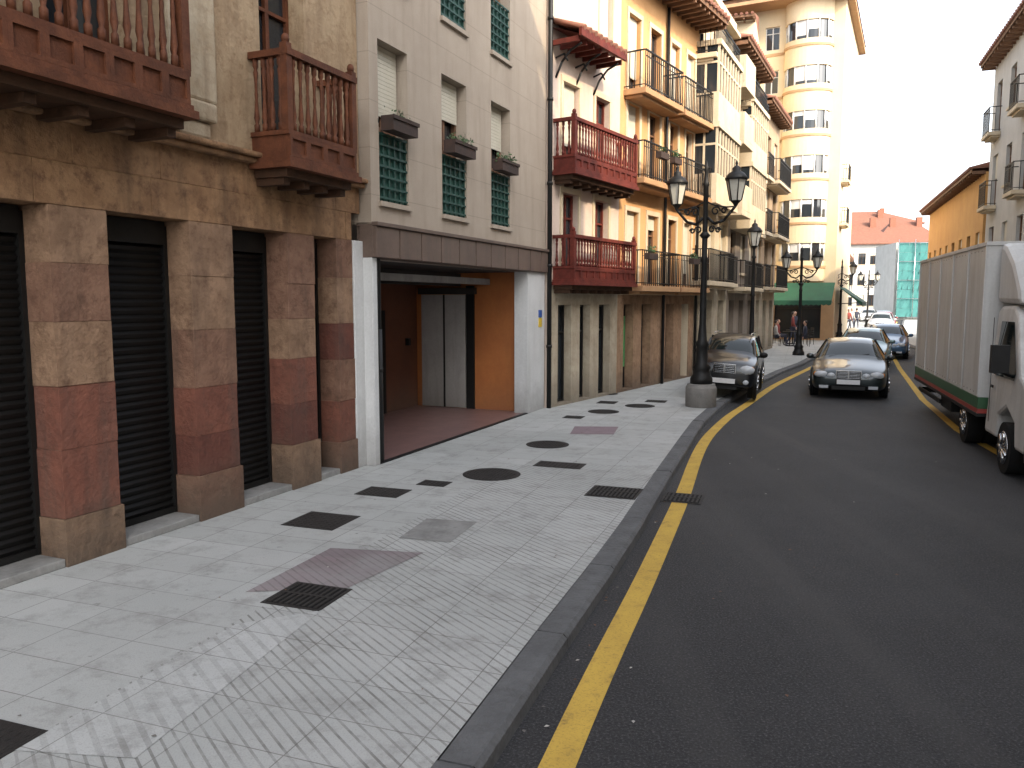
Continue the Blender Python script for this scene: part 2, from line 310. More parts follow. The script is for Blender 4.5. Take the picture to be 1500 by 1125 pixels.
def wood_balcony(parent,x0,x1,z,pr=.55,h=1.25,panel=.42,step=.14,mat='wood',n=8):
    p=P('balcony_timber',mat,parent);y=-pr
    p.box(x0-.06,x1+.06,y-.06,-.002,z,z+.07);p.box(x0-.03,x1+.03,y-.03,-.002,z+.072,z+.12)
    p.box(x0,x1,y,y+.05,z+.122,z+panel-.05)
    p.box(x0,x0+.05,y+.052,-.002,z+.122,z+panel-.05);p.box(x1-.05,x1,y+.052,-.002,z+.122,z+panel-.05)
    p.box(x0-.02,x1+.02,y-.02,-.002,z+panel-.048,z+panel)
    k=max(2,int((x1-x0)/.28))
    for i in range(k):
        a=x0+(x1-x0)*i/k;b=x0+(x1-x0)*(i+1)/k;q=.04;yy=y-.025
        p.box(a,a+q,yy,y-.001,z+.123,z+panel-.05);p.box(b-q,b-.001,yy,y-.001,z+.123,z+panel-.05)
        p.box(a+q,b-q,yy,y-.001,z+.123,z+.16);p.box(a+q,b-q,yy,y-.001,z+panel-.09,z+panel-.05)
    top=z+h
    p.box(x0-.03,x1+.03,y-.035,y+.06,top-.07,top);p.box(x0-.03,x0+.06,y+.062,-.002,top-.07,top);p.box(x1-.06,x1+.03,y+.062,-.002,top-.07,top)
    for x in (x0+.02,x1-.02):
        p.box(x-.045,x+.045,y-.02,y+.07,z+panel+.001,top+.06);p.ball((x,y+.025,top+.1),(.045,.045,.06))
    m=int((x1-x0)/step)
    for i in range(1,m): baluster(p,x0+(x1-x0)*i/m,y+.02,z+panel,h-panel-.07,0,n)
    m=max(2,int(pr/step))
    for i in range(1,m+1):
        yy=y+pr*i/(m+.6)
        for x in (x0+.02,x1-.02): baluster(p,x,yy,z+panel,h-panel-.07,0,n)
    p.done()
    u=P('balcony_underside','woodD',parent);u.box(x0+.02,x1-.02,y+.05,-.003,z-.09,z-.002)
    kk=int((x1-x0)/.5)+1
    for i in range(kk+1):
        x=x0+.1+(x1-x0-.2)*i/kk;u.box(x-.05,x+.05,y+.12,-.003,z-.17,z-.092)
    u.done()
def eaves(parent,x0,x1,z,over=.6,mat='eave',raf=.45,back=3,rise=.25):
    e=P('eaves',mat,parent);e.quad((x0,-over,z-.0),(x1,-over,z),(x1,0.05,z+.02),(x0,.05,z+.02))
    e.box(x0,x1,-over-.03,-over,z-.04,z+.1)
    n=int((x1-x0)/raf)
    for i in range(n+1):
        x=x0+.06+(x1-x0-.12)*i/n;e.box(x-.045,x+.045,-over+.02,.0,z-.13,z-.004)
    e.done()
    r=P('tiled_roof','tile',parent)
    y0,z0,y1,z1=-over-.08,z+.1,back,z+.1+rise*(back+over)
    r.quad((x0,y0,z0),(x1,y0,z0),(x1,y1,z1),(x0,y1,z1));r.quad((x0,y0,z0),(x0,y1,z1),(x0,y1,z0-.0),(x0,y0+.01,z0-.001))
    r.quad((x1,y0,z0),(x1,y1,z0),(x1,y1,z1),(x1,y1,z1+.001))
    m=int((x1-x0)/.28)
    for i in range(m):
        x=x0+.14+(x1-x0-.28)*i/max(1,m-1);r.cyl((x,y0-.03,z0+.01),(x,y1,z1+.01),.075,.075,6)
    r.done()
def dir_rz(d): return math.atan2(d[1],d[0])
def bld(name,O,d): return E(name,(O[0],O[1],0),dir_rz(d))
# ------------------------------------------------------------------ GROUND
g=P('ground','kerb');g.quad((-600,-600,-.16),(600,-600,-.16),(600,900,-.16),(-600,900,-.16));g.done()
KO=[(-5.0,-10),(-1.49,0),(-.17,3.72),(.38,5.30),(.89,6.72),(1.41,8.24),(2.17,10.6),(3.07,13.3),(3.68,15.1),(4.34,16.75),(4.85,18),(5.8,20),(6.95,22.4),(8.8,25.9),(10.85,29.5),(15.4,38.5),(22.3,52),(41,90),(52,112)]
def offs(line,o):
    out=[]
    for i,p in enumerate(line):
        a=line[max(0,i-1)];b=line[min(len(line)-1,i+1)];dx,dy=b[0]-a[0],b[1]-a[1];l=math.hypot(dx,dy)
        out.append((p[0]+dy/l*o,p[1]-dx/l*o))
    return out
def smoothl(line,it=2):
    for _ in range(it):
        o=[line[0]]
        for a,b in zip(line,line[1:]):
            o.append((a[0]*.75+b[0]*.25,a[1]*.75+b[1]*.25));o.append((a[0]*.25+b[0]*.75,a[1]*.25+b[1]*.75))
        o.append(line[-1]);line=o
    return line
def strip(p,l1,l2,z,mi=0,z2=None):
    for i in range(len(l1)-1):
        p.quad((*l1[i],z),(*l2[i],z if z2 is None else z2),(*l2[i+1],z if z2 is None else z2),(*l1[i+1],z),mi)
RK=[(3.4,-10),(7.2,4),(9.2,11),(11.5,17),(14.5,25),(17.6,33),(21.9,45),(24.4,50.5),(44.0,90),(55,112)]
rd=P('road','asphalt')
ys=[-10+i*2 for i in range(62)]
def atY(line,y):
    for a,b in zip(line,line[1:]):
        if a[1]<=y<=b[1]: t=(y-a[1])/(b[1]-a[1]);return a[0]+t*(b[0]-a[0])
    return line[-1][0]
l1=[(atY(KO,y)-.15,y) for y in ys];l2=[(atY(RK,y)+.15,y) for y in ys]
strip(rd,l1,l2,-.10);rd.done()
KI=offs(KO,-.22)
sw=P('pavement','pave')
ys2=[-10+i*.5 for i in range(243)]
lk=[(atY(KI,y) if y>KI[0][1] else KI[0][0],y) for y in ys2];lf=[(atY(KI,y)-11,y) for y in ys2]
strip(sw,lf,lk,0.0);sw.done()
def kerbstones(line,side,p):
    pts=[Vector((*q,0)) for q in line];seg=[]
    for a,b in zip(pts,pts[1:]):
        n=max(1,int((b-a).length/1.0))
        for i in range(n): seg.append(a.lerp(b,i/n))
    seg.append(pts[-1])
    for a,b in zip(seg,seg[1:]):
        dd=(b-a).normalized();nn=Vector((dd.y,-dd.x,0))*side
        a2=a+dd*.007;b2=b-dd*.007;zt=R.uniform(-.002,.004);jx=nn*R.uniform(-.009,.009);a2=a2+jx;b2=b2+jx*.5
        top=[a2-nn*.215,b2-nn*.215,b2-nn*.03,a2-nn*.03];mid=[a2,b2]
        T=[(q.x,q.y,zt+.002) for q in top];Mi=[(q.x,q.y,zt-.025) for q in mid];Bo=[(q.x+nn.x*.01,q.y+nn.y*.01,-.12) for q in mid]
        p.quad(T[0],T[1],T[2],T[3]);p.quad(T[3],T[2],Mi[1],Mi[0]);p.quad(Mi[0],Mi[1],Bo[1],Bo[0])
        p.quad(T[0],T[3],(*T[3][:2],-.12),(*T[0][:2],-.12));p.quad(T[1],(*T[1][:2],-.12),(*T[2][:2],-.12),T[2])
kb=P('kerb',['kerb']);kerbstones(KO,1,kb);kb.done(recalc=True)
kb=P('kerb',['kerb']);kerbstones(RK,-1,kb);kb.done(recalc=True)
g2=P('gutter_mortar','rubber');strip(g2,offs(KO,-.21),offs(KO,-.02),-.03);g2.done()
sr=P('pavement','pave');lk=offs(RK,.2);strip(sr,lk,[(q[0]+6,q[1]-1) for q in lk],-.002);sr.done()
YL=smoothl([(-1.22,-.5),(.13,3.88),(.52,5.09),(1.0,6.5),(1.47,7.95),(2.03,9.68),(2.73,12.06),(3.28,13.7),(3.85,15.1),(4.5,16.6),(5.2,18.0),(6.2,20.1),(7.3,22.4),(9.1,25.7),(11.2,29.5),(15.8,38.5),(22.7,52),(41.3,90)])
y=P('yellow_line','yline');strip(y,YL,offs(YL,.185),-.096);y.done()
YR=[(4.4,2),(7.24,11.06),(8.2,14.6),(9.9,19.2),(13.6,28),(20.6,44),(24.0,51),(43.3,90)]
y=P('yellow_line','yline');strip(y,YR,offs(YR,.15),-.096);y.done()
def patch(name,mat,pts,z): q=P(name,mat);q.poly([(*a,z) for a in pts]);q.done()
patch('purple_tile_patch','pave3',[(-2.11,6.10),(-1.32,6.19),(-.81,7.09),(-1.69,7.23)],.004)
patch('white_tile_strip','pave2',[(-2.56,3.87),(-1.90,3.8),(-1.42,5.73),(-1.97,5.47)],.004)
patch('grey_tile_patch','shopsill',[(-1.1,7.55),(-.59,7.4),(-.36,8.11),(-.9,8.24)],.004)
patch('purple_tile_patch','pink',[(1.0,13.6),(1.75,13.55),(1.95,14.4),(1.15,14.45)],.004)
def cover(c,w,l,rz=-.34,grate=False,round_=False,mat='iron',z=0):
    e=E('drain_grate' if grate else 'manhole_cover',(c[0],c[1],z),rz)
    p=P('cover',[mat,'rubber','kerb'],e)
    if round_:
        p.lathe([(w+.045,.002),(w+.045,.006),(w+.005,.007)],n=32,mi=0);p.lathe([(w,.008),(w,.010)],n=32,mi=0)
        for i in range(-6,7):
            for j in range(-6,7):
                if math.hypot(i,j)<6.4: p.box(i*w*.145-.012,i*w*.145+.012,j*w*.145-.012,j*w*.145+.012,.010,.014,0)
    else:
        p.box(-w/2-.03,w/2+.03,-l/2-.03,l/2+.03,.002,.006,0)
        p.box(-w/2,w/2,-l/2,l/2,.006,.008,1 if grate else 0)
        if grate:
            n=int(w/.05)
            for i in range(n): x=-w/2+(i+.5)*w/n;p.box(x-.012,x+.012,-l/2,l/2,.008,.014,0)
            p.box(-w/2,w/2,-.015,.015,.014,.016,0)
        else:
            for i in range(int(w/.06)):
                for j in range(int(l/.06)):
                    p.box(-w/2+.01+i*.06,-w/2+.04+i*.06,-l/2+.01+j*.06,-l/2+.04+j*.06,.008,.011,0)
    p.done()
cover((-2.0,8.16),.55,.5);cover((-1.6,6.02),.46,.42,grate=True);cover((-1.55,9.41),.5,.36);cover((-.98,9.87),.32,.22)
cover((-.27,10.4),.34,0,round_=True);cover((.57,12.6),.30,0,round_=True);cover((.67,11.0),.62,.32);cover((1.23,9.4),.55,.5,grate=True)
cover((1.22,15.6),.32,.3);cover((1.9,16.4),.28,0,round_=True);cover((2.16,17.9),.36,.4);cover((2.8,17.3),.28,0,round_=True);cover((3.3,18.1),.4,.35);cover((2.3,19.6),.28,0,round_=True)
cover((-2.75,3.85),.3,.5);cover((2.08,9.5),.42,.42,grate=True,z=-.097)
lt=P('litter',['cloth3','eave','conc'])
for _ in range(150):
    yy=R.uniform(3.6,20);q=R.random();k0=atY(KO,yy)
    xx=k0+(R.uniform(-3.2,-.3) if q<.3 else R.uniform(.03,.22) if q<.7 else R.uniform(.5,4.5));zz=.007 if xx<k0-.22 else -.094
    a=R.uniform(0,6.3);k=R.uniform(.008,.020);c_,s_=math.cos(a)*k,math.sin(a)*k
    lt.quad((xx-c_,yy-s_,zz),(xx+s_*.6,yy-c_*.6,zz+.004),(xx+c_,yy+s_,zz+.002),(xx-s_*.6,yy+c_*.6,zz+.005),R.choice([0,1,1,2,2]))
lt.done()
# ------------------------------------------------------------------ BUILDING A (stone)
A=bld('stone_apartment_building',(-3.854,6.717),(.388,.9217))
piers=[(-7.5,-6.9),(-5.6,-5.0),(-3.7,-3.1),(-1.85,-1.25),(0,.57),(1.55,2.16),(3.06,3.58),(4.06,4.42)]
pl=P('stone_pillars',['stoneA','stoneB','stoneC','stoneD'],A)
seqs={4:[0,1,1,0,2,0],5:[2,3,1,2,0,0],6:[0,3,1,0,2,2],7:[2,1,2,3,0,2]}
for k,(a,b) in enumerate(piers):
    zz=0;hs=[.42,.55,.5,.6,.48,.55];R.shuffle(hs);tot=sum(hs)
    for j,h in enumerate(hs):
        h=h*3.1/tot;mi=seqs.get(k,[0,2,1,0,2,0])[j];w=R.uniform(-.008,.008)
        if j==0: pl.box(a-.02,b+.02,-.02,.4,zz,zz+h-.004,mi)
        else: pl.box(a+w,b+w,R.uniform(-.006,.006),.4,zz,zz+h-.004,mi)
        pl.box(a+.006,b-.006,.010,.38,zz+h-.004,zz+h,2)
        zz+=h
pl.done(.016)
sh=P('roller_shutters',['shutter','black'],A)
ops=[(piers[i][1],piers[i+1][0]) for i in range(len(piers)-1)]
for a,b in ops:
    sh.box(a,b,.36,.4,.05,3.1,1)
    z=.14
    while z<2.85:
        sh.quad((a+.05,.34,z),(b-.05,.34,z),(b-.05,.322,z+.035),(a+.05,.322,z+.035),0);sh.quad((a+.05,.322,z+.035),(b-.05,.322,z+.035),(b-.05,.352,z+.066),(a+.05,.352,z+.066),0);z+=.078
    sh.box(a+.001,a+.05,.30,.358,.08,3.05,1);sh.box(b-.05,b-.001,.30,.358,.08,3.05,1);sh.box(a+.05,b-.05,.28,.358,2.86,3.09,1);sh.box(a+.05,b-.05,.31,.358,.08,.14,1)
sh.done()
sl=P('shop_sills','shopsill',A)
for a,b in ops: sl.box(a-.0,b-.021,.0,.36,0,.075)
sl.done(.01)
lt=P('stone_lintel_band',['lintel','stoneC'],A);x=-9.0
while x<4.42:
    w=R.uniform(.7,1.3);x2=min(4.42,x+w);lt.box(x,x2-.002,0+R.uniform(-.006,.006),.4,3.1,3.46,0);x=x2
x=-9.0
while x<4.6:
    w=R.uniform(.6,1.1);x2=min(4.62,x+w);lt.box(x,x2-.002,.01+R.uniform(-.006,.006),.4,3.462,3.80,0);x=x2
lt.done(.006)
lm=P('string_course','lintel',A);lm.box(-9,4.64,-.09,.3,3.80,3.86);lm.box(-9,4.64,-.14,.3,3.862,3.92);lm.done(.02)
dops=[(-3.4,-2.5,3.95,6.3),(-1.4,-.5,3.95,6.3),(.1,.9,3.95,6.3),(2.7,3.5,3.95,6.3),(2.7,3.5,7.2,9.2),(.1,.9,7.2,9.2),(-1.4,-.5,7.2,9.2)]
facade(A,'plasterA',-9,4.62,3.92,10,dops,.3);shell(A,'plasterA',-9,4.62,9,10,0,y0=.3)
windows(A,dops,'wood',.28)
ps=P('pilaster','plasterA2',A);ps.box(1.32,1.95,-.07,.0,4.3,10);
ps.box(1.36,1.91,-.10,.0,4.1,4.298);ps.box(1.42,1.85,-.06,.0,3.93,4.098);ps.done(.03)
wood_balcony(A,-5.5,1.0,3.93,.6,1.45,.42,.125,n=10)
wood_balcony(A,2.52,3.78,3.74,.5,1.25,.40,.12,n=10)
wp=P('white_painted_strip','white',A);wp.box(4.425,4.78,-.02,.4,0,3.1);wp.done(.01)
eaves(A,-9,4.6,10,.6)
dp=P('drainpipe','black',A);dp.cyl((4.85,-.1,.0),(4.85,-.1,10),.055,n=14)
for z in (1.3,3.0,4.7,6.4,8): dp.cyl((4.85,-.1,z),(4.85,-.1,z+.06),.07,n=14);dp.box(4.83,4.87,-.1,0,z,z+.03)
dp.cyl((4.85,-.1,0),(4.85,-.1,1.9),.065,n=14);dp.done()
# ------------------------------------------------------------------ BUILDING B (render + garage)
B=bld('rendered_apartment_building',(-1.90,10.93),(.3951,.9186))
WB=6.62
cols=[(.22,1.0),(2.03,2.9),(3.87,4.72)]
ops=[(a,b,z,z+2.15) for z in (3.66,6.66,9.6) for a,b in cols]
facade(B,'plasterB',0,WB,3.33,12.5,ops,.28);shell(B,'plasterB',0,WB,10,12.5,3.33,y0=0)
fw=P('garage_front_piers','white',B);fw.box(0,.12,-.0,.35,0,2.88);fw.box(5.62,WB-.06,.0,.3,0,2.88);fw.done(.008)
jb=P('garage_jamb','black',B);jb.box(.121,.16,.01,.06,0,2.87);jb.done()
fb=P('fascia_panels','fascia',B);x=.0
while x<WB-.1:
    x2=min(WB-.03,x+.62);fb.box(x+.016,x2-.016,-.07,.25,2.885,3.30);x=x2
fb.box(0,WB-.02,-.02,.2,2.88,3.32);fb.box(-.0,WB-.01,-.10,.25,3.305,3.36);fb.done(.008)
fg=P('green_lattice_railings','greenL',B);fr=P('window_frames','eave',B);gl=P('window_glass','glass',B);bl=P('roller_blinds','blind',B);pb=P('planter_boxes','terra',B);lf_=P('planter_plants','leaf',B);sl=P('window_sills','plasterB',B)
hs=[.95,.62,.75,.5,.7,.9,.4,.8,.6]
for k,(a,b,c,d) in enumerate(ops):
    gl.quad((a,.27,c),(b,.27,c),(b,.27,d),(a,.27,d))
    for q in ((a+.003,a+.06),(b-.06,b-.003),((a+b)/2-.03,(a+b)/2+.03)): fr.box(q[0],q[1],.2,.262,c+.01,d-.01)
    fr.box(a+.06,b-.06,.2,.26,c+1.0,c+1.06)
    zb=d-hs[k%9]*1.0;z=zb
    while z<d-.01: bl.box(a+.04,b-.04,.165,.19,z,min(z+.052,d-.003));z+=.056
    h=.95;y=.05
    n=5
    for i in range(n+1): x=a+.02+(b-a-.04)*i/n;fg.box(x-.014,x+.014,y-.014,y+.014,c+.003,c+h)
    for i in range(7): z=c+.06+i*(h-.09)/6;fg.box(a+.003,b-.003,y-.032,y-.0145,z-.014,z+.014)
    fg.box(a+.003,b-.003,y+.016,y+.02,c+.02,c+h-.03)
    sl.box(a-.03,b+.03,-.05,.0,c-.07,c-.003)
    if k<3:
        pb.box(a+.06,b-.06,-.2,.0,c+h+.0,c+h+.2)
        pb.box(a+.04,b-.04,-.22,-.2,c+h+.15,c+h+.2)
        lf_.leaves(((a+b)/2,-.12,c+h+.24),(.36 if k else .25,.12,.10),140 if k else 50,.035)
for p in (fg,fr,gl,bl,pb,lf_,sl): p.done()
gi=P('garage_interior',['orange','brownI','darkI','redtile','greydoor','black'],B)
X1=5.85;D=2.7
gi.quad((.16,.3,.006),(X1,.3,.006),(X1,D,.006),(.16,D,.006),3)
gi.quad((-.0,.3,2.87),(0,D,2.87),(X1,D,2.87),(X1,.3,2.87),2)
gi.quad((.0,D,0),(X1,D,0),(X1,D,2.87),(.0,D,2.87),1)
gi.quad((.0,.3,0),(0,D,0),(0,D,2.87),(0,.3,2.87),1)
gi.quad((X1,.3,0),(X1,.3,2.87),(X1,D,2.87),(X1,D,0),0)
gi.box(X1-.05,X1-.003,1.3,1.48,0,2.6,5);gi.box(X1-.06,X1-.003,1.50,2.55,0.02,2.42,4);gi.box(X1-.07,X1-.061,1.98,2.02,.02,2.42,5);gi.box(X1-.12,X1-.003,1.25,2.6,2.43,2.56,2)
gi.box(X1-.5,X1-.4,2.62,D-.003,1.35,1.5,5);gi.box(.6,X1-.1,.9,1.0,2.62,2.74,4);gi.box(.3,X1-.05,1.6,1.8,2.6,2.86,2)
gi.box(3.6,4.5,D-.05,D-.003,.01,2.1,5);gi.box(.05,1.2,2.2,2.65,.01,1.0,5)
gi.done()
th=P('garage_threshold','black',B);th.box(.16,5.62,.0,.07,.002,.02);th.done()
ft=P('garage_entry_floor','redtile',B);ft.box(.16,5.62,.07,.3,.0,.008);ft.done()
sg=P('small_wall_signs',['blue','yel','white'],B);sg.box(6.2,6.36,-.02,-.001,1.95,2.1,0);sg.box(6.2,6.36,-.02,-.001,1.75,1.93,1);sg.done()
dp=P('drainpipe','black',B);dp.cyl((WB-.02,-.09,0),(WB-.02,-.09,12.5),.05,n=12)
for z in (1.3,3.0,4.7,6.4,8): dp.cyl((WB-.02,-.09,z),(WB-.02,-.09,z+.06),.065,n=12)
dp.done();eaves(B,0,WB,12.5,.6)
# ------------------------------------------------------------------ BUILDING C
dC=(.5448,.8386);C=bld('balconied_town_house',(.80,16.95),dC);WC=3.3
ops=[(.35,.95,.05,2.2),(1.35,1.85,.05,2.2),(2.3,2.9,.05,2.2)]
facade(C,'creamst',0,WC,0,2.6,ops,.25,'ground_floor_wall');windows(C,ops,'black',.24,glass='glass')
up=[(.5,1.2,2.78,4.6),(2.0,2.7,2.78,4.6),(.5,1.2,5.02,6.9),(2.0,2.7,5.02,6.9),(2.2,2.8,8.2,9.6)]
facade(C,'pinkw',0,WC,2.6,10.1,up,.2,'upper_wall');windows(C,up,'woodR',.18,.8,surround='trim');shell(C,'pinkw',0,WC,9,10.1)
wood_balcony(C,.12,WC-.12,2.62,.5,1.05,.4,.13,'woodR',6);wood_balcony(C,.12,WC-.12,4.9,.5,1.15,.4,.13,'woodR',6)
ca=P('eave_canopy',['woodR','tile'],C)
ca.quad((0,-.65,7.62),(2.1,-.65,7.62),(2.1,0,7.86),(0,0,7.86),0);ca.quad((0,-.7,7.72),(2.1,-.7,7.72),(2.1,0,7.98),(0,0,7.98),1);ca.box(-.02,2.12,-.72,-.66,7.58,7.74,0)
for i in range(7): x=.05+i*.33;ca.box(x-.03,x+.03,-.62,-.01,7.5,7.6,0)
for i in range(9): x=.1+i*.24;ca.cyl((x,-.74,7.75),(x,0,8.01),.06,.06,6,1)
ca.done()
br=P('eave_brackets','black',C)
for x in (.2,1.05,1.9): br.tube([(x,0,6.9),(x,-.15,7.2),(x,-.35,7.4),(x,-.6,7.5)],.025);br.tube([(x,0,7.3),(x,-.2,7.35),(x,-.28,7.2)],.02)
br.done()
eaves(C,0,WC,10.15,.6)
# ------------------------------------------------------------------ BUILDING D
D_=bld('apricot_apartment_building',(.80+.5448*3.31,16.95+.8386*3.31),dC);WD=5.3
ops=[(.35,.95,.05,2.2),(1.45,2.05,.05,2.2),(3.1,3.7,.05,2.2),(4.3,4.9,.05,2.2)]
facade(D_,'stoneG',0,WD,0,2.5,ops,.3,'ground_floor_wall');windows(D_,ops,'black',.29)
ps=P('green_posters','green',D_);ps.box(.42,.88,.2,.23,.6,1.9);ps.box(1.5,1.9,.2,.23,.8,1.8);ps.done()
c4=[(.4,1.1),(1.7,2.4),(3.1,3.7),(4.3,4.9)]
up=[(a,b,z,z+1.8) for z in (2.72,5.32,7.42) for a,b in c4]
facade(D_,'yellD',0,WD,2.5,10.1,up,.2,'upper_wall');windows(D_,up,'eave',.18,.9,surround='trim');shell(D_,'yellD',0,WD,9,10.1)
for z in (2.66,5.26,7.36):
    iron_balcony(D_,.2,2.6,z,.55,.88,'slabD');iron_balcony(D_,2.9,5.1,z,.5,.88,'slabD')
bd=P('string_courses','trim',D_);bd.box(0,WD,-.06,0,2.44,2.5);bd.done();eaves(D_,0,WD,10.15,.8,'eave',.35)
fl=P('balcony_plants',['leaf','terra'],D_)
for x,z in ((.5,3.5),(1.1,6.0),(2.0,6.0),(3.5,3.5)): fl.box(x-.25,x+.25,-.72,-.58,z-.2,z-.05,1);fl.leaves((x,-.65,z+.02),(.25,.08,.12),60,.04)
fl.done()
dp=P('drainpipe','black',D_);dp.cyl((2.75,-.07,0),(2.75,-.07,10),.045,n=8);dp.cyl((WD-.03,-.07,0),(WD-.03,-.07,10),.045,n=8);dp.done()
# ------------------------------------------------------------------ generic apartment block
def apartment(name,O,d,W,H,mat,ncol,zs,wh=1.5,ww=.9,balc=None,rec=.2,frame='woodD',depth=9,eav=True,gmat=None,blind=.9,surround=None,slab='trim',roofmat='tile',gops=True,over=.7):
    e=bld(name,O,d);p=W/ncol;cs=[(p*(i+.5)-ww/2,p*(i+.5)+ww/2) for i in range(ncol)]
    g=[(a,b,.1,2.3) for a,b in cs] if gops else [];z0=zs[0]-.15
    facade(e,gmat or mat,0,W,-.1,z0,g,.25,'ground_floor_wall');
    if g: windows(e,g,'black',.24)
    up=[]
    for z in zs:
        for i,(a,b) in enumerate(cs):
            door=balc and balc(z,i)
            up.append((a,b,z+(.0 if door else .55),z+(2.0 if wh>1.4 else 1.8)))
    facade(e,mat,0,W,z0,H,up,rec,'upper_wall');windows(e,up,frame,rec-.02,blind,surround=surround,sill=True);shell(e,mat,0,W,depth,H,-.1,roofmat)
    if balc:
        for z in zs:
            i=0
            while i<ncol:
                k=balc(z,i)
                if k==2: iron_balcony(e,cs[i][0]-.35,cs[min(i+1,ncol-1)][1]+.35,z-.02,.6,.95,slab,step=.14);i+=2
                elif k==1: iron_balcony(e,cs[i][0]-.2,cs[i][1]+.2,z-.02,.4,.95,slab,step=.14);i+=1
                elif k==3:
                    s=P('solid_balcony',mat,e);s.box(cs[i][0]-.4,cs[i][1]+.4,-.8,0,z-.18,z);s.box(cs[i][0]-.4,cs[i][1]+.4,-.8,-.7,z,z+.85);s.box(cs[i][0]-.4,cs[i][0]-.3,-.7,0,z,z+.85);s.box(cs[i][1]+.3,cs[i][1]+.4,-.7,0,z,z+.85);s.done(.01);i+=1
                elif k==4:
                    a,b=cs[i][0]-.25,cs[min(i+1,ncol-1)][1]+.25
                    s=P('glazed_gallery',['trim','glass'],e);s.box(a,b,-.7,0,z-.15,z+.0);s.box(a,b,-.7,-.64,z+.002,z+.7);s.box(a-.05,b+.05,-.75,0,z+2.0,z+2.15)
                    n=max(3,int((b-a)/.4))
                    for q in range(n+1): x=a+.03+(b-a-.06)*q/n;s.box(x-.035,x+.035,-.70,-.64,z+.702,z+1.998)
                    s.quad((a,-.66,z+.7),(b,-.66,z+.7),(b,-.66,z+2),(a,-.66,z+2),1);s.box(a+.03,b-.03,-.69,-.65,z+1.5,z+1.56)
                    for x in (a,b):
                        s.quad((x,-.64,z),(x,0,z),(x,0,z+.7),(x,-.64,z+.7),0);s.quad((x,-.64,z+.7),(x,0,z+.7),(x,0,z+2),(x,-.64,z+2),1)
                        s.box(x-.02,x+.02,-.34,-.28,z+.7,z+2);s.box(x-.02,x+.02,-.64,-.02,z+1.5,z+1.56)
                    s.done();i+=2
                else:i+=1
    if eav: eaves(e,0,W,H+.05,over,'eave',.5)
    else:
        q=P('parapet',slab,e);q.box(-.03,W+.03,-.25,.3,H,H+.12);q.box(0,W,-.1,.1,H+.122,H+.5);q.done(.01)
    return e
dE=(.4457,.8952)
O=Vector((5.24,23.82));dv=Vector(dE)
apartment('cream_apartment_building',O,dE,5.5,11.3,'creamE',3,[2.9,5.3,7.6,9.4],balc=lambda z,i:(4 if z in(5.3,7.6) else 2) if i==0 else (3 if z>5 else 1),gmat='creamst',surround='trim',eav=False)
O2=O+dv*5.5
apartment('grey_apartment_building',O2,dE,5.6,11.2,'greyF',3,[2.8,5.0,7.2,9.2],balc=lambda z,i:[4 if z in(5.0,7.2) else 2,0,1][i],gmat='greyF',over=.5)
O3=O+dv*11.1
apartment('tan_apartment_building',O3,dE,5.6,10.4,'tanG',3,[2.9,5.2,7.5],balc=lambda z,i:2 if i==1 else 1,gmat='creamst',over=.5)
apartment('white_apartment_building',(22.2,56.5),(.42,.907),36,6.6,'offw',14,[3.2],balc=lambda z,i:1 if i%2 else 0,over=.4)
# ------------------------------------------------------------------ TOWER
T=bld('corner_tower_building',(12.7,48.9),(.894,-.447))
WT=6.5;zs=[4.4+2.45*i for i in range(6)];HT=18.9
ops=[(.6,1.6,z,z+1.3) for z in zs]+[(2.2,3.0,z,z+1.3) for z in zs]
gops=[(.8,2.4,.1,2.5),(3.2,5.8,.1,2.5)]
facade(T,'tower',0,WT,3.0,HT,ops,.2);facade(T,'towerT',0,WT,0,3.0,gops,.3,'ground_floor_wall');windows(T,gops,'black',.28);windows(T,ops,'white',.18,.7)
S=E('street_side',(WT,0,0),math.pi/2);S.parent=T
ops=[(a,a+1.1,z,z+1.3) for z in zs for a in (1.0,3.4,5.8,8.2)]
facade(S,'tower',0,11,0,HT,ops,.2,'side_wall');windows(S,ops,'white',.18,.7)
for z in zs[1:3]: iron_balcony(S,1.0,2.6,z-.1,.4,.9)
shell(T,'tower',0,WT-.003,11,HT,0)
cb=P('curved_bay',['tower','towerT','white','glass'],T);cx,cr=4.6,1.3
def arc(r,z,a0=180,a1=360,n=20): return [(cx+r*math.cos(math.radians(a0+(a1-a0)*i/n)),-.0+r*.75*math.sin(math.radians(a0+(a1-a0)*i/n)),z) for i in range(n+1)]
def band(r,z0,z1,mi):
    a=arc(r,z0);b=arc(r,z1)
    for i in range(len(a)-1):
        f=cb.quad(a[i],a[i+1],b[i+1],b[i],mi);f.smooth=False
def ledge(r0,r1,z,mi):
    a=arc(r0,z);b=arc(r1,z)
    for i in range(len(a)-1): cb.quad(a[i],a[i+1],b[i+1],b[i],mi)
z=3.4;ledge(0,cr,z,0)
for w in zs:
    band(cr,z,w+.15,0);ledge(cr-.12,cr,w+.15,0)
    band(cr-.12,w+.15,w+1.15,3);ledge(cr-.12,cr,w+1.15,0)
    a=arc(cr-.09,w+.15,n=6);b=arc(cr-.09,w+1.15,n=6)
    for p,q in zip(a,b): cb.cyl(p,q,.05,.05,6,2)
    for i0 in (0,2,3,5):
        aa=arc(cr-.105,w+1.13,180+i0*30,210+i0*30,4);hh=R.choice([.25,.5,.8]);bb_=[(x_,y_,z_-hh) for x_,y_,z_ in aa]
        for i in range(4): cb.quad(aa[i],aa[i+1],bb_[i+1],bb_[i],2)
    z=w+1.15
    band(cr+.06,w-.25,w-.12,1);ledge(cr,cr+.06,w-.12,1);ledge(cr,cr+.06,w-.25,1)
band(cr,z,HT,0);cb.done()
rf=P('tower_roof',['towerT','tile','eave'],T)
rf.box(-1.2,WT+.4,-1.5,11.5,HT,HT+.18,0);rf.box(-1.0,WT+.3,-1.3,11.3,HT+.182,HT+.45,2)
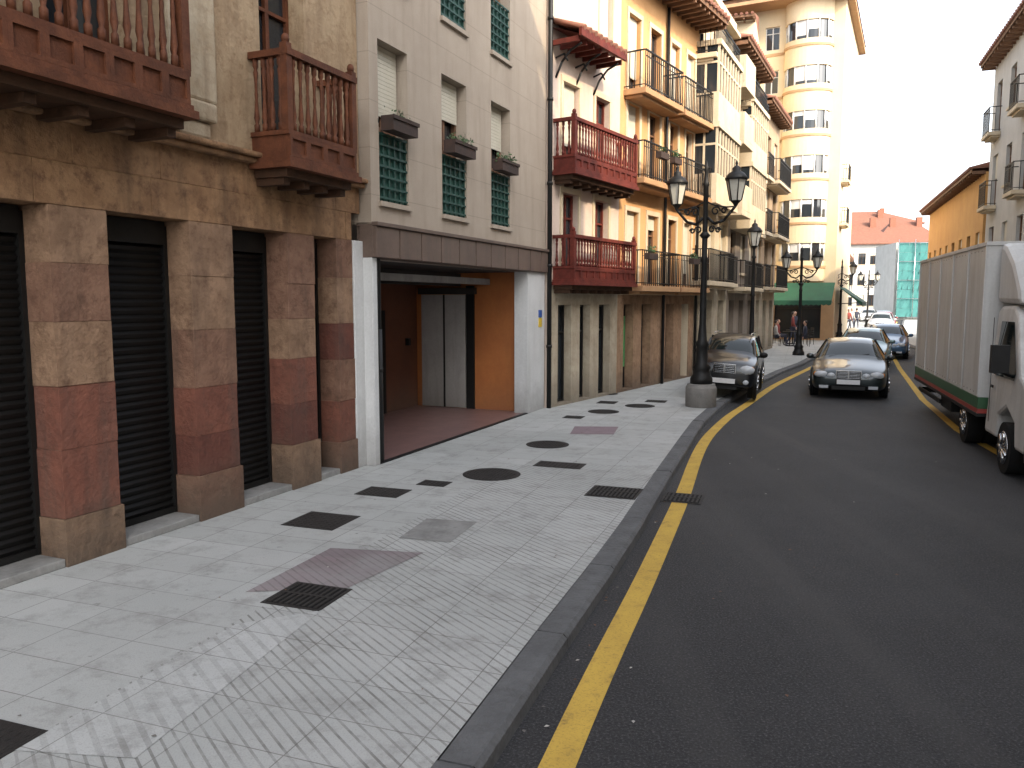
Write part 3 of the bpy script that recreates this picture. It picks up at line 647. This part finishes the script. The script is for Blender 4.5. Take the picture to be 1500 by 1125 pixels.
a=[(-1.2,-1.5,HT+.46),(WT+.4,-1.5,HT+.46),(WT+.4,11.5,HT+.46),(-1.2,11.5,HT+.46)];m1=(WT/2,2.5,HT+1.8);m2=(WT/2,8,HT+1.8)
rf.poly([a[0],a[1],m1],1);rf.poly([a[1],a[2],m2,m1],1);rf.poly([a[2],a[3],m2],1);rf.poly([a[3],a[0],m1,m2],1);rf.done()
cp=P('ledge_bands','towerT',T)
for z in zs: cp.box(0,WT-3.25,-.05,-.002,z-.35,z-.2)
cp.done()
apartment('stepped_apartment_building',(7.2,46.5),(.94,-.34),6.2,17.2,'tower',4,[4,6.6,9.2,11.8,14.2],balc=lambda z,i:1,gops=False)
def awning(P0,d,w,pr,z1,z0):
    e=E('green_awning',(P0[0],P0[1],0),dir_rz(d));p=P('canvas',['awn'],e)
    p.quad((0,0,z1),(w,0,z1),(w,-pr,z0),(0,-pr,z0))
    n=int(w/.25)
    for i in range(n):
        a=w*i/n;b=w*(i+1)/n;m=(a+b)/2;p.poly([(a,-pr,z0),(b,-pr,z0),(b,-pr,z0-.22),(m,-pr,z0-.28),(a,-pr,z0-.22)])
    p.poly([(0,0,z1),(0,-pr,z0),(0,-pr,z0-.2)]);p.poly([(w,0,z1),(w,-pr,z0-.2),(w,-pr,z0)]);p.done()
    q=P('awning_arms','black',e)
    for x in (.1,w-.1): q.tube([(x,0,z0-.1),(x,-pr+.05,z0-.02)],.025,6)
    q.done()
awning((14.9,46.6),(.894,-.447),3.6,1.9,3.3,2.3);awning((18.75,46.1),(.447,.894),5,1.3,3.1,2.2)
# ------------------------------------------------------------------ FAR BUILDINGS
def house(name,x0,x1,y,H,mat,zs,nc,rh=3,depth=10,rot=-.45):
    e=E(name,(x0,y,0),rot*.5);W=x1-x0;p=W/nc
    ops=[(p*(i+.5)-.5,p*(i+.5)+.5,z,z+1.6) for z in zs for i in range(nc)]
    facade(e,mat,0,W,-.2,H,ops,.2);windows(e,ops,'woodD',.18,.8,sill=True);shell(e,mat,0,W,depth,H)
    r=P('hip_roof','tile',e);o=.6
    a=[(-o,-o,H),(W+o,-o,H),(W+o,depth+o,H),(-o,depth+o,H)];m1=(W*.3,depth/2,H+rh);m2=(W*.7,depth/2,H+rh)
    r.poly([a[0],a[1],m2,m1]);r.poly([a[1],a[2],m2]);r.poly([a[2],a[3],m1,m2]);r.poly([a[3],a[0],m1]);r.box(-o,W+o,-o,depth+o,H-.15,H-.002);r.done()
    c=P('chimneys','brick',e)
    for t in (.25,.7): c.box(W*t,W*t+.8,depth*.35,depth*.35+.8,H+rh*.3,H+rh+.5)
    c.done();return e
house('white_house',47,55,118,10.5,'offw',[1.5,4.5,7.5],5,3.5)
house('white_house',55.6,64,122,11,'offw',[1.5,4.5,7.5],5,3.5)
house('red_roofed_house',52,68,140,14,'tanG',[3,7,10.5],7,3.5)
house('apartment_house',60,84,170,18,'creamE',[3,7,11,15],9,3)
house('tall_white_house',40,56,150,13,'offw',[3,7,10],7,3.5)
house('terraced_house',65,80,118,9.5,'creamE',[1.5,4.5,7],8,3)
nb=E('scaffolded_building',(46.0,96,0),-.15)
p=P('netting','net',nb)
for i in range(12):
    for j in range(8):
        x=i*.62;z=.3+j*1.1;w=R.uniform(-.12,.12)
        p.quad((x,w,z),(x+.62,-w*.6,z),(x+.62,w*.4,z+1.08),(x,-w,z+1.08))
p.done()
p=P('building_body','offw',nb);p.box(0,7.4,.8,9,-.2,9.2);p.done()
p=P('scaffold_poles','chrome',nb)
for i in range(5): p.cyl((i*1.85,-.2,-.1),(i*1.85,-.2,9.5),.04,n=6)
for j in range(5): p.cyl((0,-.2,.3+j*2.2),(7.4,-.2,.3+j*2.2),.04,n=6)
p.done()
# ------------------------------------------------------------------ RIGHT ROW
dR=(-.355,-.935)
yb=apartment('ochre_town_house',(25.8,50),dR,17.5,7.6,'yellR',8,[3.2],balc=lambda z,i:1 if i%3==0 else 0,eav=True,depth=8,over=.5)
ch=P('chimney','brick',yb);ch.box(12.5,13.6,1.2,2.2,7.6,9.9);ch.box(12.4,13.7,1.1,2.3,9.9,10.05);ch.box(5,5.8,2,2.8,7.8,9.2);ch.done()
apartment('offwhite_apartment_building',(19.45,33.2),dR,9.5,11.6,'offw',4,[3.2,6.0,8.8],balc=lambda z,i:1 if i%2==0 else 0,eav=True,frame='eave',over=.5)
apartment('cream_apartment_building',(16.07,24.3),dR,21.9,10.9,'creamE',9,[3.3,6.2,8.5],balc=lambda z,i:1 if i%2==0 else 0,over=.3)  # out of view; height shaped so sun clears it onto the upper facades opposite
apartment('tan_apartment_building',(8.29,3.8),dR,16,17.5,'tanG',7,[3.3,6.2,9.1,12,14.6],balc=lambda z,i:1 if i%2==0 else 0,depth=5)  # unseen tall block; height, depth and end shaped to shade the near left facades
# ------------------------------------------------------------------ LAMPS
def lantern(p,c,s=1.0):
    x,y,z=c
    p.lathe([(.03*s,-.12*s),(.06*s,-.06*s),(.10*s,-.02*s),(.12*s,0)],c,8,0,False)
    p.lathe([(.115*s,0.001),(.20*s,.42*s)],c,6,1,False)
    for i in range(6):
        t=math.pi*2*i/6;a=(x+.12*s*math.cos(t),y+.12*s*math.sin(t),z);b=(x+.207*s*math.cos(t),y+.207*s*math.sin(t),z+.42*s);p.cyl(a,b,.014*s,.014*s,5,0)
    p.lathe([(.23*s,.42*s),(.24*s,.45*s),(.17*s,.55*s),(.09*s,.60*s),(.09*s,.66*s),(.05*s,.70*s),(.02*s,.72*s),(.03*s,.76*s),(.005*s,.84*s)],c,12,0)
def lamp(loc,h,arms=True,ang=-.37,s=1,plinth=True):
    e=E('street_lamp',(loc[0],loc[1],loc[2] if len(loc)>2 else 0),ang);p=P('post',['black','lglass'],e)
    if plinth:
        q=P('plinth','conc',e);q.lathe([(.33,0),(.33,.42),(.30,.47),(.30,.5)],n=28);q.done(.01);z0=.5
    else: z0=0
    p.lathe([(.24,z0),(.24,z0+.12),(.19,z0+.2),(.17,z0+.3),(.2,z0+.36),(.13,z0+.45),(.12,z0+.8),(.15,z0+.86),(.10,z0+.95),(.075,z0+1.3),(.06,h*.62),(.08,h*.63),(.06,h*.65),(.05,h-.3),(.08,h-.25),(.05,h-.2),(.035,h),(.05,h+.05),(.005,h+.25)],n=14)
    if arms:
        for sg in (-1,1):
            zc=h-.80;r=.64*s
            pts=[(sg*.05,0,zc-.15),(sg*.2,0,zc-.28),(sg*.4,0,zc-.22),(sg*.55,0,zc-.05),(sg*r,0,zc+.06)]
            p.tube(pts,.03)
            for cxx,czz,rr in ((.22,zc-.02,.10),(.40,zc-.02,.07),(.15,zc-.40,.08),(.28,zc-.42,.06)):
                p.tube([(sg*(cxx+rr*(1-i*.05)*math.cos(i*.6)),0,czz+rr*(1-i*.05)*math.sin(i*.6)) for i in range(14)],.019,6)
            p.tube([(0,0,zc+.2),(sg*.2,0,zc+.1),(sg*.45,0,zc+.05),(sg*r,0,zc+.05)],.016)
            lantern(p,(sg*r,0,zc+.17),s)
        p.lathe([(.05,h-1.4),(.12,h-1.32),(.05,h-1.24)],n=12)
    else: lantern(p,(0,0,h+.1),s)
    p.done();return e
lamp((4.12,17.25),5.0,ang=-.55,s=1.0);lamp((12.1,33.6),4.3,ang=-.4,s=.95,plinth=False);lamp((7.6,25.3),3.9,False,plinth=False)
lamp((19.5,47.5),4.5,s=.95,plinth=False);lamp((28,63),4.5,s=.95,plinth=False)
# ------------------------------------------------------------------ VEHICLES
def wheel(p,x,y,r,w,side):
    x0,x1=(x,x+w*side)
    p.cyl((x0,y,r),(x1,y,r),r,r,24,0)
    p.cyl((x0+.004*-side,y,r),(x0-.012*side,y,r),r*.66,r*.60,20,1)
    for i in range(7):
        t=i*2*math.pi/7;a=(x0-.014*side,y+r*.15*math.cos(t),r+r*.15*math.sin(t));b=(x0-.014*side,y+r*.6*math.cos(t),r+r*.6*math.sin(t));p.cyl(a,b,.03,.025,5,1)
def car(name,loc,rz,W,Lg,H,paintm,kind='sedan',roll=0):
    e=E(name,loc,rot=(0,roll,rz));w=W/2;sy=Lg/4.8;sz=H/1.43
    if kind=='sedan':
        st=[(0,.66,.34,.52,.56,.5),(.06,.84,.24,.60,.66,.66),(.22,.95,.19,.68,.735,.72),(.6,1,.18,.76,.81,.74),(1.15,1,.18,.85,.90,.76),(1.3,1,.18,.88,.95,.76),(2.05,1,.18,.93,1.34,.64),(2.7,1,.18,.95,1.42,.66),(3.4,1,.18,.96,1.38,.64),(4.15,1,.18,.97,1.05,.72),(4.5,.98,.2,.92,1.0,.72),(4.74,.9,.26,.84,.9,.68),(4.8,.8,.36,.6,.7,.6)]
    else:
        st=[(0,.74,.36,.62,.70,.55),(.05,.88,.28,.70,.80,.7),(.2,.97,.25,.78,.87,.76),(.55,1,.25,.84,.93,.78),(1.0,1,.25,.90,.98,.78),(1.15,1,.25,.92,1.02,.78),(1.75,1,.25,.95,1.36,.72),(2.6,1,.25,.97,1.43,.74),(4.2,1,.25,.98,1.40,.72),(4.55,1,.25,.98,1.1,.76),(4.65,.98,.28,.94,1.05,.76),(4.75,.93,.32,.9,.98,.74),(4.8,.85,.4,.7,.8,.66)]
    cowl,wt,rt,rg=5,6,8,9
    b=P('body',[paintm,'carglass','rubber'],e);rings=[]
    for y,fw,zb,zbelt,zt,fr in st:
        y*=sy;zb*=sz;zbelt*=sz;zt*=sz;ww=w*fw;rr=w*fr
        half=[(0,zb),(ww*.84,zb),(ww*.96,zb+.07),(ww,(zb+zbelt)*.5),(ww*.985,zbelt-.05),(ww*.95,zbelt),(rr+.02,zt-.05*sz),(rr*.86,zt-.012),(rr*.45,zt+.008),(0,zt+.012)]
        pts=[(x,y,z) for x,z in half]+[(-x,y,z) for x,z in half[1:-1]][::-1]
        rings.append([b.bm.verts.new(q) for q in pts])
    n=len(rings[0])
    for i in range(len(rings)-1):
        for j in range(n):
            f=b.bm.faces.new((rings[i][j],rings[i][(j+1)%n],rings[i+1][(j+1)%n],rings[i+1][j]));f.smooth=True
            jj=j if j<9 else n-1-j
            if cowl<=i<rg:
                if jj==5: f.material_index=1
                if (i<wt or i>=rt) and jj in(6,7,8): f.material_index=1
            if jj in (0,): f.material_index=2
    b.bm.faces.new(rings[0][::-1]).smooth=True;b.bm.faces.new(rings[-1]).smooth=True
    b.done(recalc=True,sub=2)
    tr=P('trim',['black',paintm,'chrome','lens','plate','amber','rubber'],e)
    def at(i): y,fw,zb,zbelt,zt,fr=st[i];return y*sy,w*fw,zbelt*sz,zt*sz,w*fr
    for sg in (-1,1):
        for i0,i1 in ((cowl,wt),(rg,rt)):
            y0,w0,b0,t0,r0=at(i0);y1,w1,b1,t1,r1=at(i1)
            tr.cyl((sg*(r0+.06),y0+.05*(1 if i0==cowl else -1),b0+.0),(sg*(r1+.0),y1,t1-.05),.035,.03,8,1)
        y0,w0,b0,t0,r0=at(wt+1);tr.cyl((sg*(w0*.94),y0+.05,b0),(sg*(r0+.015),y0+.05,t0-.07),.03,.03,6,0)
        yb,wb,bb,tb,rb=at(cowl)
        tr.ball((sg*(w+.08),yb+.38,bb+.07),(.10,.07,.075),1 if kind=='sedan' else 0);tr.box(min(sg*w*.93,sg*(w+.05)),max(sg*w*.93,sg*(w+.05)),yb+.36,yb+.4,bb+.0,bb+.05,0)
        hz=.60*sz if kind=='sedan' else .70*sz
        hx=.70*w
        if kind=='sedan':
            tr.ball((sg*hx,.10,hz),(.17,.09,.085),3);tr.ball((sg*(hx-.23),.055,hz-.02),(.10,.07,.07),3)
            tr.ball((sg*(hx+.14),.19,hz-.0),(.05,.09,.055),5)
            tr.box(min(sg*.45,sg*.66),max(sg*.45,sg*.66),.0,.1,.27*sz,.27*sz+.07,3)
        else:
            tr.ball((sg*hx,.06,hz),(.19,.08,.11),3);tr.ball((sg*(hx+.1),.12,hz),(.08,.1,.09),5)
            tr.ball((sg*hx,.02,.42*sz),(.07,.03,.06),3)
            tr.cyl((sg*.48*w*1.3,1.9*sy,1.46*sz),(sg*.48*w*1.3,4.0*sy,1.45*sz),.015,.015,6,2)
        for yy in (.85*sy,3.75*sy):
            r=.40*sz if kind=='sedan' else .42*sz
            pts=[(sg*(w+.004),yy+r*math.cos(t*math.pi/10),.33*sz+r*math.sin(t*math.pi/10)) for t in range(0,11)]
            tr.tube(pts,.012,6,1)
    yb,wb,bb,tb,rb=at(cowl)
    for x0 in (-.5,.05): tr.cyl((x0*w/.9,yb+.03,tb+.02),((x0+.42)*w/.9,yb+.17,tb+.095),.008,.006,5,0)
    gz=.60*sz if kind=='sedan' else .70*sz;gw=.27*w/.9 if kind=='sedan' else .3*w/.9
    gh=.09 if kind=='sedan' else .10
    tr.box(-gw,gw,-.015,.15,gz-gh,gz+gh,0)
    for k in range(5): z=gz-gh+.02+k*(2*gh-.04)/4;tr.box(-gw+.01,gw-.01,-.028,-.016,z-.006,z+.006,2)
    tr.box(-gw-.02,gw+.02,-.03,.05,gz+gh,gz+gh+.025,2);tr.box(-gw-.02,-gw,-.03,.05,gz-gh,gz+gh,2);tr.box(gw,gw+.02,-.03,.05,gz-gh,gz+gh,2)
    tr.box(-.02,.02,-.034,-.029,gz-gh,gz+gh,2)
    tr.box(-.26,.26,-.05,-.03,.38*sz,.38*sz+.11,4);tr.box(-.28,.28,-.03,.1,.37*sz,.38*sz+.125,0)
    tr.box(-w*.42,w*.42,.0,.2,.24*sz,.24*sz+.09,0)
    if kind!='sedan': tr.box(-w*.8,w*.8,-.03,.1,.31*sz,.345*sz,6)
    tr.done(.012)
    wh=P('wheels',['rubber','chrome','black'],e);r=.315 if kind=='sedan' else .34*sz*1.02
    for yy in (.85*sy,3.75*sy):
        for sg in (-1,1):
            wh.cyl((sg*(w-.06),yy,r+.02),(sg*(w+.004),yy,r+.02),r+.055,r+.05,28,2)
            wheel(wh,sg*(w+.012),yy,r,.2,-sg)
    wh.done()
    return e
hd=-math.atan(.43)
car('sedan_car',(8.15,19.2,-.10),hd,1.78,4.8,1.42,'p_dark','sedan')
car('suv_car',(4.93,18.55,-.005),-math.atan(.37),1.42,3.9,1.46,'p_black','suv',roll=.05)
car('sedan_car',(11.95,27.3,-.10),-math.atan(.5),1.75,4.5,1.42,'p_silver','sedan')
car('sedan_car',(15.2,32.5,-.10),-math.atan(.5),1.75,4.5,1.42,'p_blue','sedan')
car('sedan_car',(36.5,79,-.10),-math.atan(.5),1.75,4.5,1.42,'p_black','sedan')
car('sedan_car',(38.3,86,-.1),-math.atan(.48),1.75,4.5,1.5,'p_white','sedan')
car('sedan_car',(33.2,71.5,-.10),-math.atan(.48),1.75,4.5,1.5,'p_silver','sedan')
car('sedan_car',(30.2,65.0,-.10),-math.atan(.5),1.75,4.5,1.5,'p_red','sedan')
car('sedan_car',(27.2,59.0,-.10),-math.atan(.5),1.75,4.5,1.5,'p_white','sedan')
# truck
tk=E('box_truck',(7.17,12.15,-.10),-math.atan(.34))
bx=P('cargo_box',['truckw','grst','redst','chrome','black'],tk)
Z0,Z1,BL,BW=.62,3.28,6.2,2.15
bx.box(0,BW,0,BL,Z0+.3,Z1-.06,0)
bx.box(-.02,BW+.02,-.02,BL+.02,Z1-.058,Z1,0);bx.box(-.02,BW+.02,-.02,BL+.02,Z0,Z0+.05,4)
bx.box(-.012,BW+.01,-.01,BL+.01,Z0+.052,Z0+.12,2);bx.box(-.012,BW+.01,-.01,BL+.01,Z0+.122,Z0+.30,1)
for i in range(6):
    y=i*BL/5;y=min(max(y,.02),BL-.02);bx.box(-.022,-.001,y-.02,y+.02,Z0+.31,Z1-.06,0)
for i in range(26):
    y=.1+i*(BL-.2)/25;bx.ball((-.002,y,Z1-.12),(.008,.012,.012),3,1);bx.ball((-.002,y,Z0+.36),(.008,.012,.012),3,1)
bx.box(-.015,BW+.015,BL,BL+.03,Z0+.3,Z1-.06,0);bx.done(.008)
chs=P('chassis','black',tk);chs.box(.5,.62,-1.5,BL-.1,.45,.60);chs.box(1.5,1.62,-1.5,BL-.1,.45,.60);chs.box(.1,.4,2.6,3.6,.35,.6);chs.box(.02,.06,3.3,BL-.4,.42,.5);chs.box(.1,BW-.1,BL-.2,BL-.08,.35,.47)
chs.box(.03,.45,.85,1.95,.58,.615);chs.done(.01)
wh=P('wheels',['rubber','chrome','black'],tk)
for yy in (1.35,-1.25):
    wheel(wh,.08,yy,.36,.24,1);wheel(wh,BW-.08,yy,.36,.24,-1)
    if yy>0: wheel(wh,.36,yy,.36,.22,1);wheel(wh,BW-.36,yy,.36,.22,-1)
wh.done()
def extr(p,prof,x0,x1,mi,inset=0,insz=1.2):
    def X(z,s): k=max(0,z-insz)*inset;return (x0+k) if s<0 else (x1-k)
    a=[p.bm.verts.new((X(z,-1),y,z)) for y,z in prof];b=[p.bm.verts.new((X(z,1),y,z)) for y,z in prof]
    p.bm.faces.new(a).material_index=mi;p.bm.faces.new(b[::-1]).material_index=mi
    n=len(a)
    for i in range(n): p.bm.faces.new((a[i],b[i],b[(i+1)%n],a[(i+1)%n])).material_index=mi
cb_=P('cab',['truckw','carglass','black','lens'],tk)
extr(cb_,[(-.08,.42),(-.08,2.25),(-.25,2.32),(-.9,2.33),(-1.2,2.22),(-1.75,1.42),(-2.25,1.22),(-2.42,1.0),(-2.45,.42),(-1.75,.42),(-1.68,.75),(-1.25,.92),(-.82,.75),(-.76,.42)],.08,2.07,0,.09)
cb_.done(.05,recalc=True)
gp=P('cab_glass',['carglass','black','lens','truckw'],tk)
for s in (-1,1):
    def X(z,o=.006): k=max(0,z-1.2)*.09;return (.08+k-o) if s<0 else (2.07-k+o)
    q=[(-.42,1.32),(-.42,2.1),(-1.1,2.1),(-1.58,1.42),(-1.55,1.32)];pp=[(X(z),y,z) for y,z in q]
    gp.poly(pp,0)
    gp.box(X(1.2)-.004,X(1.2)+.004,-.34,-.325,.6,2.15,1);gp.box(X(1.0)-.01,X(1.0)+.01,-.5,-.36,1.12,1.16,1)
    mx=-.20 if s<0 else 2.13
    gp.box(mx,mx+.22,-1.55,-1.45,1.42,1.80,1);gp.tube([(mx+.12,-1.48,1.45),(1.075+(-.95 if s<0 else .95),-1.4,1.35)],.025,6,1)
    gp.ball((1.075+s*.8,-2.38,.95),(.16,.1,.13),2)
gp.quad((.22,-1.72,1.50),(1.93,-1.72,1.50),(1.86,-1.24,2.19),(.29,-1.24,2.19),0)
gp.box(.5,1.65,-2.47,-2.4,.75,1.0,1);gp.box(.06,2.09,-2.5,-2.3,.35,.6,1);gp.done(.015)
df=P('wind_deflector','truckw',tk)
extr(df,[(-.05,2.36),(-.05,3.26),(-.35,3.2),(-.8,2.95),(-1.2,2.55),(-1.3,2.34)],.16,1.99,0,.0,9);df.done(.08,recalc=True)
# ------------------------------------------------------------------ PEOPLE (distant)
def person(loc,rz,shirt,trs,pose='walk',h=1.7):
    e=E('pedestrian' if pose=='walk' else 'seated_person',loc,rz)
    k=h/1.7
    def skin(name,vs,es,mat):
        me=bpy.data.meshes.new(name);me.from_pydata([tuple(c*k for c in v[:3]) for v in vs],es,[])
        o=bpy.data.objects.new(name,me);sc.collection.objects.link(o);o.parent=e;me.materials.append(M[mat])
        m=o.modifiers.new('skin','SKIN')
        for i,v in enumerate(vs): me.skin_vertices[0].data[i].radius=(v[3]*k,v[3]*k*.8)
        me.skin_vertices[0].data[0].use_root=True;m.use_smooth_shade=True
        s=o.modifiers.new('s','SUBSURF');s.levels=1;s.render_levels=1
    hz=.92 if pose=='walk' else .5
    skin('torso',[(0,0,hz,.13),(0,-.01,hz+.2,.12),(0,-.01,hz+.42,.15),(0,0,hz+.55,.05),(.17,0,hz+.46,.06),(-.17,0,hz+.46,.06),(.23,.03,hz+.2,.042),(-.23,-.03,hz+.2,.042),(.22,-.12,hz+.0,.03),(-.22,-.16,hz+.02,.03)],[(0,1),(1,2),(2,3),(2,4),(2,5),(4,6),(5,7),(6,8),(7,9)],shirt)
    if pose=='walk': skin('legs',[(0,0,.92,.13),(.09,-.02,.85,.085),(-.09,.02,.85,.085),(.1,-.14,.48,.06),(-.1,.08,.48,.06),(.1,-.2,.06,.04),(-.1,.28,.1,.04),(.1,-.33,.035,.03),(-.1,.17,.03,.03)],[(0,1),(0,2),(1,3),(2,4),(3,5),(4,6),(5,7),(6,8)],trs)
    else: skin('legs',[(0,0,.5,.13),(.09,-.05,.48,.085),(-.09,-.05,.48,.085),(.1,-.45,.48,.06),(-.1,-.45,.48,.06),(.1,-.42,.06,.04),(-.1,-.5,.06,.04),(.1,-.55,.035,.03),(-.1,-.63,.035,.03)],[(0,1),(0,2),(1,3),(2,4),(3,5),(4,6),(5,7),(6,8)],trs)
    p=P('head',['skin','hair'],e);z=(hz+.68)*k
    p.ball((0,-.01,z),(.075*k,.09*k,.115*k),0);p.ball((0,.02,z+.03),(.083*k,.09*k,.10*k),1);p.ball((0,-.1,z-.01),(.014,.02,.02),0,1)
    p.cyl((0,0,z-.18),(0,0,z-.08),.045,.045,8,0)
    for s_ in (-1,1):
        c=(s_*.22*k,-.14*k if s_>0 else -.18*k,(hz-.04)*k);p.ball(c,(.035,.03,.05),0,1)
        for f_ in range(4): p.cyl((c[0],c[1]-.02+f_*.014,c[2]-.03),(c[0],c[1]-.03+f_*.014,c[2]-.09+abs(f_-1)*.008),.008,.006,5,0)
        p.cyl((c[0],c[1]-.02,c[2]),(c[0]-s_*.01,c[1]-.05,c[2]-.05),.009,.007,5,0)
    p.done()
person((15.4,43.5,0),.3,'cloth1','cloth1');person((14.6,41.5,0),1.2,'cloth2','cloth1');person((25.5,60,0),.2,'cloth3','cloth1');person((26.3,61,0),2.9,'cloth1','cloth1');person((24.6,58.4,0),.1,'cloth2','cloth1',h=1.65)
person((13.4,40.5,0),1.4,'cloth3','cloth1','seat');person((14.7,40.0,0),-1.7,'cloth1','cloth1','seat');person((14.2,42.6,0),1.0,'cloth2','cloth1','seat')
def chair(c,rz):
    e=E('cafe_chair',(c[0],c[1],0),rz);p=P('frame',['black'],e);p.box(-.21,.21,-.22,.2,.40,.43)
    for x in (-.19,.19):
        for y in (-.2,.18): p.cyl((x,y,0),(x,y,.4 if y<0 else .85),.014,n=6)
    for z in (.55,.65,.75,.83): p.box(-.19,.19,.17,.19,z,z+.05)
    p.done()
def table(c):
    e=E('cafe_table',(c[0],c[1],0));p=P('frame',['black'],e);p.lathe([(.35,.72),(.35,.75)],n=20);p.lathe([(.22,0),(.2,.03),(.03,.05),(.03,.72)],n=12);p.done()
for c,rz in (((13.4,40.5),1.4),((14.7,40.0),-1.7),((14.2,42.6),1.0),((15.6,41.9),-1.5)): chair(c,rz)
table((14.05,40.3));table((14.9,42.3))
# ------------------------------------------------------------------ CAMERA / LIGHT
cam=bpy.data.cameras.new('camera');co=bpy.data.objects.new('camera',cam);sc.collection.objects.link(co)
cam.lens=28.0;cam.sensor_width=36;cam.clip_end=2000;cam.clip_start=.05
co.location=(0,0,2.3);co.rotation_euler=(math.radians(90)-math.atan(122.5/1167),0,0);sc.camera=co
w=bpy.data.worlds.new('World');sc.world=w;w.use_nodes=True;nt=w.node_tree;bg=nt.nodes['Background']
sky=nt.nodes.new('ShaderNodeTexSky');sky.sky_type='NISHITA';sky.sun_disc=False;sky.sun_elevation=math.radians(33);sky.sun_rotation=math.radians(145)
sky.air_density=1.0;sky.dust_density=3.5;sky.ozone_density=1.0
hs=nt.nodes.new('ShaderNodeHueSaturation');hs.inputs['Saturation'].default_value=.35;hs.inputs['Value'].default_value=4.2
nt.links.new(sky.outputs[0],hs.inputs['Color']);nt.links.new(hs.outputs[0],bg.inputs[0]);bg.inputs[1].default_value=.15
sl=bpy.data.lights.new('sun','SUN');sl.energy=5;sl.angle=math.radians(.5);sl.color=(1,.80,.55)
so=bpy.data.objects.new('sun',sl);sc.collection.objects.link(so)
az,el=math.radians(145),math.radians(33)
dv=Vector((math.sin(az)*math.cos(el),math.cos(az)*math.cos(el),math.sin(el)));so.rotation_euler=dv.to_track_quat('Z','Y').to_euler();so.location=(20,-20,30)
sc.view_settings.view_transform='Standard';sc.view_settings.look='None';sc.view_settings.exposure=0
